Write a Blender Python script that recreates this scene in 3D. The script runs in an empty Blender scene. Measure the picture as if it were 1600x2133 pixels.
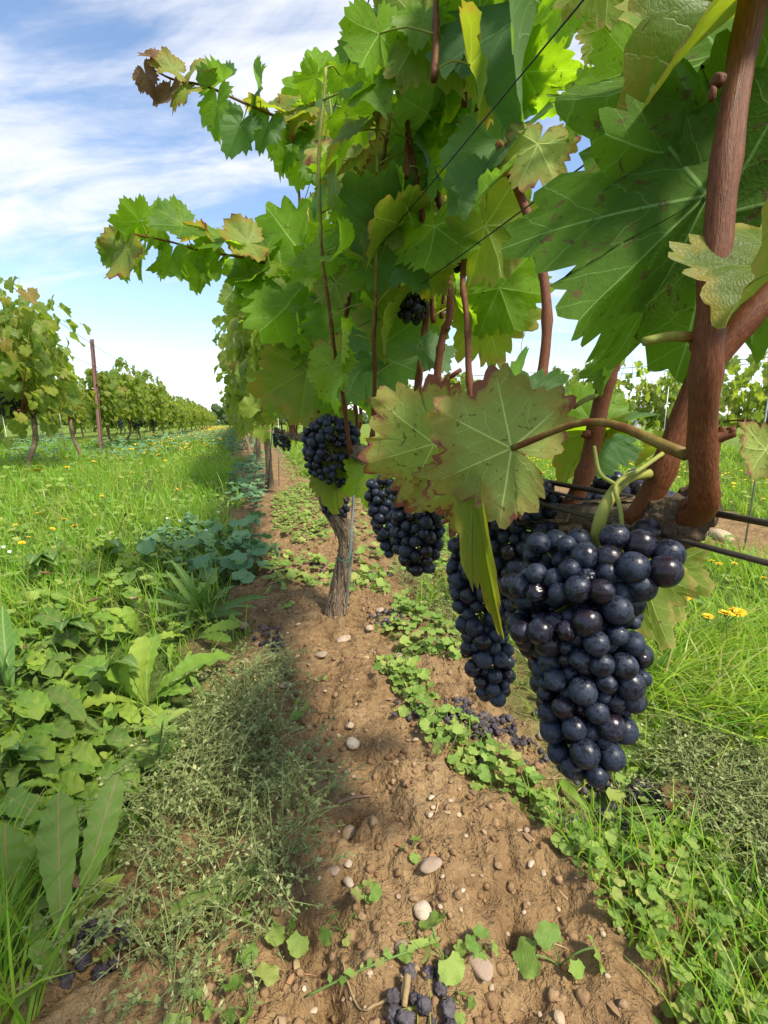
import bpy, math, random
import numpy as np
from mathutils import Matrix, Vector, Euler

S = bpy.context.scene
COL = S.collection
R = math.radians
rng = np.random.default_rng(7)
random.seed(7)

# ------------------------------------------------------------------ camera
CAM = np.array([0.0, 0.0, 0.55])
YAW, PITCH, FOC = R(17.4), R(-10.7), 986.0
cam = bpy.data.cameras.new("camera")
camo = bpy.data.objects.new("camera", cam)
COL.objects.link(camo)
cam.sensor_fit = 'HORIZONTAL'
cam.sensor_width = 36.0
cam.lens = 36.0 * FOC / 1600.0
cam.clip_start, cam.clip_end = 0.01, 3000.0
camo.location = CAM
camo.rotation_euler = Euler((math.pi / 2 + PITCH, 0, -YAW), 'XYZ')
S.camera = camo
RIGHT = np.array([math.cos(YAW), -math.sin(YAW), 0.0])
FH = np.array([math.sin(YAW), math.cos(YAW), 0.0])
FWD = FH * math.cos(PITCH) + np.array([0, 0, math.sin(PITCH)])
UP = np.cross(RIGHT, FWD)

# ------------------------------------------------------------------ light
SUN_EL = R(53)
SUN_H = np.array([0.50, -0.866, 0.0]); SUN_H /= np.linalg.norm(SUN_H)
SUN_DIR = SUN_H * math.cos(SUN_EL) + np.array([0, 0, math.sin(SUN_EL)])
sl = bpy.data.lights.new("sun", 'SUN')
sl.energy = 3.8
sl.angle = R(7.0)
sl.color = (1.0, 0.93, 0.80)
so = bpy.data.objects.new("sun", sl)
COL.objects.link(so)
so.rotation_euler = Vector((-SUN_DIR[0], -SUN_DIR[1], -SUN_DIR[2])).to_track_quat('-Z', 'Y').to_euler()
so.location = (6, -4, 9)

S.view_settings.view_transform = 'Standard'
S.view_settings.look = 'None'
S.view_settings.gamma = 1.0
S.view_settings.use_curve_mapping = False
S.view_settings.exposure = 0.92
S.render.engine = 'CYCLES'
cy = S.cycles
cy.max_bounces = 8
cy.diffuse_bounces = 4
cy.glossy_bounces = 3
cy.transmission_bounces = 6
cy.transparent_max_bounces = 4
cy.use_denoising = True
cy.sample_clamp_indirect = 6.0
cy.caustics_reflective = False
cy.caustics_refractive = False


# ------------------------------------------------------------------ node helper
class NT:
    def __init__(s, tree):
        s.t = tree
        s.n = tree.nodes
        s.n.clear()

    def new(s, typ, **kw):
        n = s.n.new(typ)
        for k, v in kw.items():
            setattr(n, k, v)
        return n

    def put(s, sock, v):
        if v is None:
            return
        if isinstance(v, bpy.types.NodeSocket):
            s.t.links.new(v, sock)
        else:
            if isinstance(v, (tuple, list)) and len(v) == 3 and sock.type == 'RGBA':
                v = (*v, 1.0)
            sock.default_value = v

    def math(s, op, a, b=None, c=None, clamp=False):
        n = s.new('ShaderNodeMath', operation=op, use_clamp=clamp)
        for i, v in enumerate((a, b, c)):
            s.put(n.inputs[i], v)
        return n.outputs[0]

    def vmath(s, op, a, b=None, out=0):
        n = s.new('ShaderNodeVectorMath', operation=op)
        s.put(n.inputs[0], a)
        if b is not None:
            s.put(n.inputs[3] if op == 'SCALE' else n.inputs[1], b)
        return n.outputs[out]

    def mix(s, f, a, b, mode='MIX'):
        n = s.new('ShaderNodeMix', data_type='RGBA', blend_type=mode)
        s.put(n.inputs[0], f)
        s.put(n.inputs[6], a)
        s.put(n.inputs[7], b)
        return n.outputs[2]

    def noise(s, vec, scale, detail=3.0, rough=0.55, out=0, dist=0.0, ntype=None):
        n = s.new('ShaderNodeTexNoise')
        if ntype:
            n.noise_type = ntype
        s.put(n.inputs['Vector'], vec)
        s.put(n.inputs['Scale'], scale)
        s.put(n.inputs['Detail'], detail)
        s.put(n.inputs['Roughness'], rough)
        s.put(n.inputs['Distortion'], dist)
        return n.outputs[out]

    def voro(s, vec, scale, feature='F1', out=0):
        n = s.new('ShaderNodeTexVoronoi', feature=feature)
        s.put(n.inputs['Vector'], vec)
        s.put(n.inputs['Scale'], scale)
        return n.outputs[out]

    def ss(s, v, lo, hi, a=0.0, b=1.0):
        n = s.new('ShaderNodeMapRange', interpolation_type='SMOOTHSTEP')
        for i, x in enumerate((v, lo, hi, a, b)):
            s.put(n.inputs[i], x)
        return n.outputs[0]

    def ramp(s, f, stops, interp='LINEAR'):
        n = s.new('ShaderNodeValToRGB')
        n.color_ramp.interpolation = interp
        e = n.color_ramp.elements
        while len(e) < len(stops):
            e.new(0.5)
        for i, (p, c) in enumerate(stops):
            e[i].position = p
            e[i].color = (*c, 1.0)
        s.put(n.inputs[0], f)
        return n.outputs[0]

    def attr(s, name, out='Fac'):
        n = s.new('ShaderNodeAttribute', attribute_name=name)
        return n.outputs[out]

    def sep(s, v):
        n = s.new('ShaderNodeSeparateXYZ')
        s.put(n.inputs[0], v)
        return n.outputs

    def comb(s, x, y, z):
        n = s.new('ShaderNodeCombineXYZ')
        for i, v in enumerate((x, y, z)):
            s.put(n.inputs[i], v)
        return n.outputs[0]

    def rnd(s):
        o = s.new('ShaderNodeObjectInfo').outputs['Random']
        return s.math('FRACT', s.math('ADD', o, s.attr('rnd')))

    def bump(s, h, strength, dist, normal=None):
        n = s.new('ShaderNodeBump')
        s.put(n.inputs['Strength'], strength)
        s.put(n.inputs['Distance'], dist)
        s.put(n.inputs['Height'], h)
        if normal is not None:
            s.put(n.inputs['Normal'], normal)
        return n.outputs[0]

    def out(s, sh):
        o = s.new('ShaderNodeOutputMaterial')
        s.t.links.new(sh, o.inputs['Surface'])

    def bsdf(s, col, rough=0.6, spec=0.3, normal=None, **kw):
        n = s.new('ShaderNodeBsdfPrincipled')
        s.put(n.inputs['Base Color'], col)
        s.put(n.inputs['Roughness'], rough)
        s.put(n.inputs['Specular IOR Level'], spec)
        if normal is not None:
            s.put(n.inputs['Normal'], normal)
        for k, v in kw.items():
            s.put(n.inputs[k], v)
        return n.outputs[0]

    def mixsh(s, f, a, b):
        n = s.new('ShaderNodeMixShader')
        s.put(n.inputs[0], f)
        s.t.links.new(a, n.inputs[1])
        s.t.links.new(b, n.inputs[2])
        return n.outputs[0]

    def transl(s, col, normal=None):
        n = s.new('ShaderNodeBsdfTranslucent')
        s.put(n.inputs[0], col)
        if normal is not None:
            s.put(n.inputs[1], normal)
        return n.outputs[0]


def material(name):
    m = bpy.data.materials.new(name)
    m.use_nodes = True
    return m, NT(m.node_tree)


# ------------------------------------------------------------------ sky
W = bpy.data.worlds.new("World")
S.world = W
W.use_nodes = True
t = NT(W.node_tree)
sky = t.new('ShaderNodeTexSky')
sky.sky_type = 'NISHITA'
sky.sun_disc = False
sky.sun_elevation = SUN_EL
sky.sun_rotation = math.atan2(SUN_H[0], SUN_H[1])
sky.air_density = 1.0
sky.dust_density = 0.6
sky.ozone_density = 1.4
d = t.new('ShaderNodeTexCoord').outputs['Generated']
dx, dy, dz = t.sep(d)[:3]
den = t.math('ADD', t.math('MAXIMUM', dz, 0.0), 0.22)
u = t.math('DIVIDE', dx, den)
v = t.math('DIVIDE', dy, den)
# streets of thin cloud, long across the rows
ang = R(24)
su = t.math('ADD', t.math('MULTIPLY', u, math.cos(ang)), t.math('MULTIPLY', v, -math.sin(ang)))
sv = t.math('ADD', t.math('MULTIPLY', u, math.sin(ang)), t.math('MULTIPLY', v, math.cos(ang)))
q = t.comb(t.math('MULTIPLY', su, 0.50), t.math('MULTIPLY', sv, 1.10), 3.7)
n1 = t.noise(q, 1.25, 7.0, 0.56, dist=0.35)
q2 = t.comb(t.math('MULTIPLY', su, 0.9), t.math('MULTIPLY', sv, 2.6), 9.1)
n2 = t.noise(q2, 2.4, 6.0, 0.6, dist=0.5)
nn = t.math('ADD', t.math('MULTIPLY', n1, 0.70), t.math('MULTIPLY', n2, 0.30))
cl = t.ss(nn, 0.455, 0.605)
cl = t.math('MULTIPLY', cl, 0.90)
hz = t.ss(dz, 0.0, 0.20, 0.30, 0.0)
cover = t.math('MAXIMUM', cl, hz)
cshade = t.ramp(t.noise(q, 2.2, 4.0, 0.5), [(0.3, (0.78, 0.82, 0.91)), (0.52, (0.95, 0.96, 1.0))])
bgsky = t.new('ShaderNodeBackground')
t.put(bgsky.inputs[0], sky.outputs[0])
bgsky.inputs[1].default_value = 0.140
bgcl = t.new('ShaderNodeBackground')
t.put(bgcl.inputs[0], cshade)
bgcl.inputs[1].default_value = 0.62
wo = t.new('ShaderNodeOutputWorld')
t.t.links.new(t.mixsh(cover, bgsky.outputs[0], bgcl.outputs[0]), wo.inputs[0])
W.cycles.sampling_method = 'AUTOMATIC'


# ------------------------------------------------------------------ numeric helpers
def P(px, py, dep):
    """world point seen at photo pixel (px, py), dep metres along the view axis"""
    return CAM + dep * (FWD + RIGHT * ((px - 800.0) / FOC) + UP * ((1066.5 - py) / FOC))


def G(px, py, z=0.0):
    r = FWD + RIGHT * ((px - 800.0) / FOC) + UP * ((1066.5 - py) / FOC)
    return CAM + r * ((z - CAM[2]) / r[2])


def proj(p):
    q = np.asarray(p) - CAM
    dep = q @ FWD
    return 800 + FOC * (q @ RIGHT) / dep, 1066.5 - FOC * (q @ UP) / dep, dep


def unit(v):
    v = np.asarray(v, float)
    return v / (np.linalg.norm(v) + 1e-12)


def inpoly(x, y, poly):
    x = np.asarray(x, float); y = np.asarray(y, float)
    r = np.zeros(x.shape, bool)
    n = len(poly)
    j = n - 1
    for i in range(n):
        xi, yi = poly[i]; xj, yj = poly[j]
        c = ((yi > y) != (yj > y)) & (x < (xj - xi) * (y - yi) / (yj - yi + 1e-12) + xi)
        r ^= c
        j = i
    return r


def _hash(ix, iy, iz, s):
    with np.errstate(over='ignore'):
        n = (ix.astype(np.uint64) * np.uint64(374761393) + iy.astype(np.uint64) * np.uint64(668265263)
             + iz.astype(np.uint64) * np.uint64(1440662683) + np.uint64(s * 974711 + 17)) & np.uint64(0xffffffff)
        n = ((n ^ (n >> np.uint64(13))) * np.uint64(1274126177)) & np.uint64(0xffffffff)
        n = ((n ^ (n >> np.uint64(15))) * np.uint64(2246822519)) & np.uint64(0xffffffff)
        n = n ^ (n >> np.uint64(16))
    return n.astype(float) / 4294967295.0


def vnoise(p, s=0):
    p = np.asarray(p, float)
    i = np.floor(p).astype(np.int64)
    f = p - i
    f = f * f * (3 - 2 * f)
    r = 0
    for a in (0, 1):
        for b in (0, 1):
            for c in (0, 1):
                w = (f[:, 0] if a else 1 - f[:, 0]) * (f[:, 1] if b else 1 - f[:, 1]) * (f[:, 2] if c else 1 - f[:, 2])
                r = r + w * _hash(i[:, 0] + a, i[:, 1] + b, i[:, 2] + c, s)
    return r * 2 - 1


def fbm(p, octv=4, s=0, gain=0.5):
    r = 0; a = 1.0; p = np.asarray(p, float)
    for k in range(octv):
        r = r + a * vnoise(p, s + k * 7)
        p = p * 2.03 + 3.1
        a *= gain
    return r


def catmull(pts, n):
    pts = np.asarray(pts, float)
    if len(pts) < 3:
        t = np.linspace(0, 1, n)[:, None]
        return pts[0] * (1 - t) + pts[-1] * t
    p = np.vstack([2 * pts[0] - pts[1], pts, 2 * pts[-1] - pts[-2]])
    m = len(pts) - 1
    u = np.linspace(0, m - 1e-9, n)
    k = u.astype(int); f = (u - k)[:, None]
    a, b, c, d_ = p[k], p[k + 1], p[k + 2], p[k + 3]
    return 0.5 * ((2 * b) + (-a + c) * f + (2 * a - 5 * b + 4 * c - d_) * f ** 2 + (-a + 3 * b - 3 * c + d_) * f ** 3)


def tube(path, rad, sides=8, cap=True):
    """tube along path; returns V, F(tris), attrs(along, around)"""
    path = np.asarray(path, float)
    n = len(path)
    rad = np.broadcast_to(np.asarray(rad, float), (n,)) if np.ndim(rad) < 2 else rad
    tan = np.gradient(path, axis=0)
    tan /= np.linalg.norm(tan, axis=1)[:, None] + 1e-12
    nrm = np.zeros_like(path)
    a = np.array([0, 0, 1.0]) if abs(tan[0][2]) < 0.9 else np.array([1.0, 0, 0])
    nrm[0] = unit(np.cross(tan[0], a))
    for i in range(1, n):
        v_ = nrm[i - 1] - tan[i] * (nrm[i - 1] @ tan[i])
        nrm[i] = unit(v_)
    bi = np.cross(tan, nrm)
    th = np.linspace(0, 2 * math.pi, sides, endpoint=False)
    V = path[:, None, :] + rad[:, None, None] * (np.cos(th)[None, :, None] * nrm[:, None, :] + np.sin(th)[None, :, None] * bi[:, None, :])
    V = V.reshape(-1, 3)
    i, j = np.meshgrid(np.arange(n - 1), np.arange(sides), indexing='ij')
    a0 = (i * sides + j).ravel(); b0 = (i * sides + (j + 1) % sides).ravel()
    c0 = a0 + sides; d0 = b0 + sides
    F = np.vstack([np.stack([a0, b0, d0], 1), np.stack([a0, d0, c0], 1)])
    if cap:
        V = np.vstack([V, path[0], path[-1]])
        k = np.arange(sides)
        F = np.vstack([F, np.stack([np.full(sides, n * sides), (k + 1) % sides, k], 1),
                       np.stack([np.full(sides, n * sides + 1), (n - 1) * sides + k, (n - 1) * sides + (k + 1) % sides], 1)])
    return V, F


class Acc:
    """collects pieces into one mesh; attrs are per-vertex"""
    def __init__(s):
        s.V = []; s.F = []; s.A = {}; s.n = 0; s.M = []

    def add(s, V, F, mat=0, **attrs):
        V = np.asarray(V, float)
        m = len(V)
        s.V.append(V); s.F.append(np.asarray(F) + s.n); s.M.append(np.full(len(F), mat))
        for k, v_ in attrs.items():
            s.A.setdefault(k, []).append((s.n, np.broadcast_to(np.asarray(v_, float), (m,) if np.ndim(v_) < 2 else (m, 3))))
        s.n += m

    def mesh(s, name, mats, smooth=True, off=None):
        V = np.vstack(s.V); F = np.vstack(s.F)
        if off is not None:
            V = V - np.asarray(off)
        at = {}
        for k, lst in s.A.items():
            d3 = lst[0][1].ndim == 2
            arr = np.zeros((s.n, 3)) if d3 else np.zeros(s.n)
            for st, v_ in lst:
                arr[st:st + len(v_)] = v_
            at[k] = arr
        return mkmesh(name, V, F, mats, at, smooth, np.concatenate(s.M))


def mkmesh(name, V, F, mats, attrs=None, smooth=True, midx=None):
    me = bpy.data.meshes.new(name)
    V = np.ascontiguousarray(V, dtype=np.float32); F = np.ascontiguousarray(F, dtype=np.int32)
    k = F.shape[1]
    me.vertices.add(len(V)); me.vertices.foreach_set('co', V.ravel())
    me.loops.add(F.size); me.loops.foreach_set('vertex_index', F.ravel())
    me.polygons.add(len(F)); me.polygons.foreach_set('loop_start', np.arange(0, F.size, k, dtype=np.int32))
    for m in (mats if isinstance(mats, (list, tuple)) else [mats]):
        me.materials.append(m)
    if midx is not None and midx.max() > 0:
        me.polygons.foreach_set('material_index', midx.astype(np.int32))
    for nm, a in (attrs or {}).items():
        a = np.asarray(a, dtype=np.float32)
        if a.ndim == 2:
            at = me.attributes.new(nm, 'FLOAT_VECTOR', 'POINT'); at.data.foreach_set('vector', a.ravel())
        else:
            at = me.attributes.new(nm, 'FLOAT', 'POINT'); at.data.foreach_set('value', a)
    me.update(calc_edges=True)
    if smooth:
        me.polygons.foreach_set('use_smooth', np.ones(len(F), bool))
    return me


def obj(name, mesh, parent=None, M=None):
    o = bpy.data.objects.new(name, mesh)
    COL.objects.link(o)
    if parent is not None:
        o.parent = parent
    if M is not None:
        o.matrix_basis = M if isinstance(M, Matrix) else Matrix(np.asarray(M).tolist())
    return o


def tag(o, label=None, cat=None, group=None, kind=None):
    if label: o['label'] = label
    if cat: o['category'] = cat
    if group: o['group'] = group
    if kind: o['kind'] = kind
    return o


def thing(name, label, cat, loc=(0, 0, 0), group=None, rz=0.0):
    o = bpy.data.objects.new(name, None)
    COL.objects.link(o)
    o.empty_display_size = 0.02
    o.location = [float(x) for x in loc]
    o.rotation_euler = (0, 0, rz)
    return tag(o, label, cat, group)


def stuff(name, mesh, parent=None):
    return tag(obj(name, mesh, parent), kind='stuff')


def copy_tree(o, parent=None):
    c = o.copy()
    COL.objects.link(c)
    if parent is not None:
        c.parent = parent
    for ch in KIDS.get(o.name, []):
        copy_tree(ch, c)
    return c


KIDS = {}


def kid(name, mesh, parent, M=None):
    o = obj(name, mesh, parent, M)
    KIDS.setdefault(parent.name, []).append(o)
    return o


def frame(pos, nrm, tip, scale):
    """4x4: local Y along tip, Z along nrm"""
    y = unit(tip)
    z = np.asarray(nrm, float); z = unit(z - y * (z @ y))
    x = np.cross(y, z)
    M = np.eye(4)
    M[:3, 0] = x * scale; M[:3, 1] = y * scale; M[:3, 2] = z * scale
    M[:3, 3] = pos
    return M


def frames(pos, nrm, tip, scale):
    y = tip / np.linalg.norm(tip, axis=1)[:, None]
    z = nrm - y * np.sum(nrm * y, 1)[:, None]
    z /= np.linalg.norm(z, axis=1)[:, None] + 1e-9
    x = np.cross(y, z)
    M = np.zeros((len(pos), 4, 4)); M[:, 3, 3] = 1
    sc = np.broadcast_to(np.asarray(scale, float), (len(pos),))[:, None]
    M[:, :3, 0] = x * sc; M[:, :3, 1] = y * sc; M[:, :3, 2] = z * sc; M[:, :3, 3] = pos
    return M


def scatter(acc, temps, Ms, rnd, mat=0, **extra):
    """temps: list of (V,F,attrs); each matrix gets one template at random"""
    Ms = np.asarray(Ms); n = len(Ms)
    if n == 0: return
    pick = rng.integers(0, len(temps), n)
    for k, (V, F, at) in enumerate(temps):
        idx = np.where(pick == k)[0]
        if not len(idx): continue
        m = Ms[idx]
        W_ = np.einsum('nij,vj->nvi', m[:, :3, :3], V) + m[:, None, :3, 3]
        nv = len(V)
        FF = (F[None] + (np.arange(len(idx)) * nv)[:, None, None]).reshape(-1, 3)
        aa = {a: np.tile(b, (len(idx), 1) if b.ndim == 2 else len(idx)) for a, b in at.items()}
        aa['rnd'] = np.repeat(np.asarray(rnd)[idx], nv)
        for e, val in extra.items():
            aa[e] = np.repeat(np.asarray(val)[idx], nv)
        acc.add(W_.reshape(-1, 3), FF, mat, **aa)


def icosphere(sub):
    t_ = (1 + 5 ** .5) / 2
    V = [(-1, t_, 0), (1, t_, 0), (-1, -t_, 0), (1, -t_, 0), (0, -1, t_), (0, 1, t_), (0, -1, -t_), (0, 1, -t_), (t_, 0, -1), (t_, 0, 1), (-t_, 0, -1), (-t_, 0, 1)]
    F = [(0, 11, 5), (0, 5, 1), (0, 1, 7), (0, 7, 10), (0, 10, 11), (1, 5, 9), (5, 11, 4), (11, 10, 2), (10, 7, 6), (7, 1, 8), (3, 9, 4), (3, 4, 2), (3, 2, 6), (3, 6, 8), (3, 8, 9), (4, 9, 5), (2, 4, 11), (6, 2, 10), (8, 6, 7), (9, 8, 1)]
    V = [unit(v_) for v_ in V]
    for _ in range(sub):
        cache = {}; F2 = []
        def mid(a, b):
            k = (min(a, b), max(a, b))
            if k not in cache:
                cache[k] = len(V); V.append(unit((V[a] + V[b]) / 2))
            return cache[k]
        for a, b, c in F:
            ab, bc, ca = mid(a, b), mid(b, c), mid(c, a)
            F2 += [(a, ab, ca), (b, bc, ab), (c, ca, bc), (ab, bc, ca)]
        F = F2
    return np.array(V), np.array(F)


ICO = {k: icosphere(k) for k in (1, 2, 3)}
# ------------------------------------------------------------------ materials
def leaf_material(name, stops, trans, under, yellow=0.0, red=0.0, veinlight=0.30, tw=0.47, veins=True, blotch=0.12):
    m, t = material(name)
    lc = t.attr('lc', 'Vector')
    x, y, e = t.sep(lc)[:3]
    r0 = t.rnd()
    pos = t.new('ShaderNodeNewGeometry').outputs['Position']
    back = t.new('ShaderNodeNewGeometry').outputs['Backfacing']
    seed = t.vmath('ADD', lc, t.comb(t.math('MULTIPLY', r0, 37.0), t.math('MULTIPLY', r0, 11.0), r0))
    col = t.ramp(r0, stops)
    big = t.noise(seed, 2.2, 3.0, 0.6)
    col = t.mix(t.ss(big, 0.35, 0.75, 0.0, 0.55), col, stops[-1][1])
    if veins:
        th = t.math('ABSOLUTE', t.math('ARCTAN2', x, y))
        r = t.math('SQRT', t.math('ADD', t.math('MULTIPLY', x, x), t.math('MULTIPLY', y, y)))
        d0 = th
        d1 = t.math('ABSOLUTE', t.math('SUBTRACT', th, 0.90))
        d2 = t.math('ABSOLUTE', t.math('SUBTRACT', th, 1.92))
        dm = t.math('MINIMUM', t.math('MINIMUM', d0, d1), d2)
        a = t.math('MULTIPLY', r, t.math('COSINE', dm))
        b = t.math('ABSOLUTE', t.math('MULTIPLY', r, t.math('SINE', dm)))
        wig = t.math('MULTIPLY', t.math('SUBTRACT', t.noise(seed, 5.0, 2.0), 0.5), 0.10)
        wmain = t.math('SUBTRACT', 0.0165, t.math('MULTIPLY', r, 0.011))
        main = t.math('SUBTRACT', 1.0, t.ss(t.math('DIVIDE', b, wmain), 0.35, 1.0))
        s_ = t.math('ADD', t.math('SUBTRACT', a, t.math('MULTIPLY', b, 0.95)), wig)
        sec = t.math('PINGPONG', s_, 0.12)
        secm = t.math('SUBTRACT', 1.0, t.ss(sec, 0.002, 0.008))
        ter = t.math('SUBTRACT', 1.0, t.ss(t.voro(seed, 17.0, 'DISTANCE_TO_EDGE'), 0.0, 0.09))
        vein = t.math('MAXIMUM', main, t.math('MAXIMUM', t.math('MULTIPLY', secm, 0.55), t.math('MULTIPLY', ter, 0.12)))
        puff = t.math('MINIMUM', t.math('MULTIPLY', sec, 9.0), t.math('MULTIPLY', b, 9.0))
        height = t.math('ADD', t.math('MULTIPLY', puff, 0.55), t.math('MULTIPLY', t.voro(seed, 17.0, 'DISTANCE_TO_EDGE'), 0.35))
        height = t.math('SUBTRACT', height, t.math('MULTIPLY', vein, 0.8))
    else:
        vein = t.math('SUBTRACT', 1.0, t.ss(t.math('ABSOLUTE', x), 0.01, 0.035))
        height = t.noise(seed, 9.0, 2.0)
    vl = tuple(min(1.0, c * 2.2 + 0.05) for c in stops[-1][1])
    col = t.mix(t.math('MULTIPLY', vein, veinlight), col, vl)
    tcol = t.mix(t.math('MULTIPLY', vein, 0.8), trans, tuple(min(1, c * 1.1 + .09) for c in trans))
    tcol = t.mix(t.ss(big, 0.3, 0.8, 0.0, 0.35), tcol, tuple(c * 1.25 for c in trans))
    ucol = t.mix(t.math('MULTIPLY', vein, 0.95), t.mix(t.ss(big, 0.35, 0.75, 0.0, 0.6), under, tuple(c * .72 for c in under)), tuple(min(1, c * 2.0 + 0.07) for c in under))
    if yellow > 0 or red > 0:
        ed = t.math('ADD', e, t.math('MULTIPLY', t.math('SUBTRACT', t.noise(seed, 3.5, 4.0), 0.5), 0.9))
        ym = t.ss(ed, 1.02 - yellow, 1.35 - yellow)
        col = t.mix(ym, col, (0.30, 0.26, 0.035)); tcol = t.mix(ym, tcol, (0.50, 0.38, 0.03)); ucol = t.mix(ym, ucol, (0.33, 0.30, 0.09))
        if red > 0:
            rm = t.ss(ed, 1.30 - red, 1.42 - red)
            col = t.mix(rm, col, (0.20, 0.055, 0.028)); tcol = t.mix(rm, tcol, (0.28, 0.06, 0.02)); ucol = t.mix(rm, ucol, (0.30, 0.13, 0.09))
    # rust specks and scorched blotches that belong to the leaf
    sp = t.noise(seed, 6.5, 5.0, 0.7)
    spm = t.ss(sp, 0.70 - blotch * 0.5, 0.76 - blotch * 0.5, 0.0, 0.75)
    col = t.mix(spm, col, (0.11, 0.055, 0.02)); tcol = t.mix(spm, tcol, (0.07, 0.04, 0.01)); ucol = t.mix(spm, ucol, (0.14, 0.08, 0.04))
    rim = t.ss(t.math('ADD', e, t.math('MULTIPLY', t.noise(seed, 14.0, 2.0), 0.06)), 1.0, 1.05, 0.0, 0.5)
    col = t.mix(rim, col, (0.26, 0.25, 0.05))
    fcol = t.mix(back, col, ucol)
    nb = t.bump(height, 0.34, 0.0020)
    sh = t.bsdf(fcol, t.math('ADD', 0.50, t.math('MULTIPLY', back, 0.25)), t.math('SUBTRACT', 0.28, t.math('MULTIPLY', back, 0.16)), nb)
    t.out(t.mixsh(tw, sh, t.transl(tcol)))
    return m


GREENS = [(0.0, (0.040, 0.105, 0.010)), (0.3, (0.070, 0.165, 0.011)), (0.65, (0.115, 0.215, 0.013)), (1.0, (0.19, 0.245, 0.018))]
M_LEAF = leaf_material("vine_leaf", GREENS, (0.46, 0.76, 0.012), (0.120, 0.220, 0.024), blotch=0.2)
M_LEAF_SHADED = leaf_material("vine_leaf_shaded", [(0.0, (0.032, 0.085, 0.009)), (0.5, (0.050, 0.118, 0.010)), (1.0, (0.085, 0.150, 0.013))], (0.24, 0.44, 0.010), (0.075, 0.148, 0.018), blotch=0.24)  # darker copy of the leaf greens: shade on the big near leaves put into colour
M_LEAF_SUN = leaf_material("vine_leaf_pale", [(0.0, (0.060, 0.125, 0.016)), (0.5, (0.095, 0.155, 0.018)), (1.0, (0.16, 0.19, 0.025))], (0.42, 0.52, 0.016), (0.150, 0.210, 0.040), yellow=0.25)
M_LEAF_BLUE = leaf_material("vine_leaf_bluish", [(0.0, (0.034, 0.086, 0.032)), (0.5, (0.052, 0.120, 0.042)), (1.0, (0.085, 0.155, 0.055))], (0.24, 0.46, 0.03), (0.125, 0.200, 0.075))
M_LEAF_YEL = leaf_material("vine_leaf_autumn", [(0.0, (0.15, 0.24, 0.03)), (1.0, (0.25, 0.29, 0.05))], (0.42, 0.50, 0.05), (0.30, 0.37, 0.09), yellow=0.42, red=0.40, blotch=0.24)
M_LEAF_PINK = leaf_material("vine_leaf_blush", [(0.0, (0.17, 0.26, 0.04)), (1.0, (0.26, 0.30, 0.06))], (0.42, 0.48, 0.05), (0.33, 0.40, 0.11), yellow=0.42, red=0.37, blotch=0.2)
M_LEAF_BROWN = leaf_material("vine_leaf_dry", [(0.0, (0.16, 0.085, 0.035)), (1.0, (0.24, 0.15, 0.06))], (0.22, 0.11, 0.03), (0.28, 0.20, 0.11), red=0.3, blotch=0.3)
M_LEAF_FAR = leaf_material("vine_leaf_distant", [(0.0, (0.070, 0.155, 0.020)), (0.4, (0.125, 0.215, 0.024)), (0.75, (0.19, 0.26, 0.03)), (0.96, (0.27, 0.27, 0.04)), (1.0, (0.22, 0.13, 0.04))],
                           (0.44, 0.56, 0.04), (0.17, 0.24, 0.07), veins=False, blotch=0.15)


def weed_material(name, stops, trans, vein=(0.3, 0.36, 0.12), midrib=0.03, tw=0.3, rough=0.5, bump=0.35, nscale=6.0):
    m, t = material(name)
    lc = t.attr('lc', 'Vector')
    x, y, e = t.sep(lc)[:3]
    r0 = t.rnd()
    seed = t.vmath('ADD', lc, t.comb(t.math('MULTIPLY', r0, 29.0), r0, 0.0))
    col = t.ramp(r0, stops)
    nz = t.noise(seed, nscale, 4.0, 0.6)
    col = t.mix(t.ss(nz, 0.4, 0.8, 0.0, 0.5), col, stops[-1][1])
    col = t.mix(t.ss(t.noise(seed, nscale * 2.4, 4.0, 0.7), 0.66, 0.74, 0.0, 0.55), col, (0.15, 0.10, 0.035))
    if midrib > 0:
        ax = t.math('ABSOLUTE', x)
        mr = t.math('SUBTRACT', 1.0, t.ss(ax, midrib * 0.15, midrib * 0.34))
        sv_ = t.math('PINGPONG', t.math('SUBTRACT', y, t.math('MULTIPLY', ax, 1.2)), 0.045)
        sm = t.math('MULTIPLY', t.math('SUBTRACT', 1.0, t.ss(sv_, 0.003, 0.012)), 0.3)
        vv = t.math('MAXIMUM', mr, sm)
        col = t.mix(t.math('MULTIPLY', vv, 0.75), col, vein)
    nb = t.bump(t.noise(seed, 11.0, 3.0), bump, 0.004)
    sh = t.bsdf(col, rough, 0.3, nb)
    t.out(t.mixsh(tw, sh, t.transl(t.mix(t.ss(nz, 0.3, 0.8), trans, tuple(c * 0.7 for c in trans)))))
    return m


M_DANDE = weed_material("broad_weed_leaf", [(0.0, (0.10, 0.215, 0.022)), (0.5, (0.17, 0.29, 0.03)), (1.0, (0.27, 0.36, 0.045))], (0.50, 0.62, 0.04), vein=(0.30, 0.36, 0.12), midrib=0.016)
M_DOCK = weed_material("dock_leaf", [(0.0, (0.105, 0.20, 0.03)), (1.0, (0.16, 0.25, 0.04))], (0.36, 0.50, 0.05), vein=(0.36, 0.20, 0.12), midrib=0.016)
M_PLANT = weed_material("plantain_leaf", [(0.0, (0.065, 0.16, 0.03)), (0.5, (0.085, 0.19, 0.03)), (1.0, (0.15, 0.25, 0.045))], (0.28, 0.44, 0.05), midrib=0.02)
M_MALLOW = weed_material("mallow_leaf", [(0.0, (0.10, 0.215, 0.030)), (0.45, (0.17, 0.29, 0.045)), (0.85, (0.27, 0.37, 0.07)), (1.0, (0.36, 0.36, 0.10))], (0.38, 0.50, 0.06), midrib=0.02)
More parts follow.
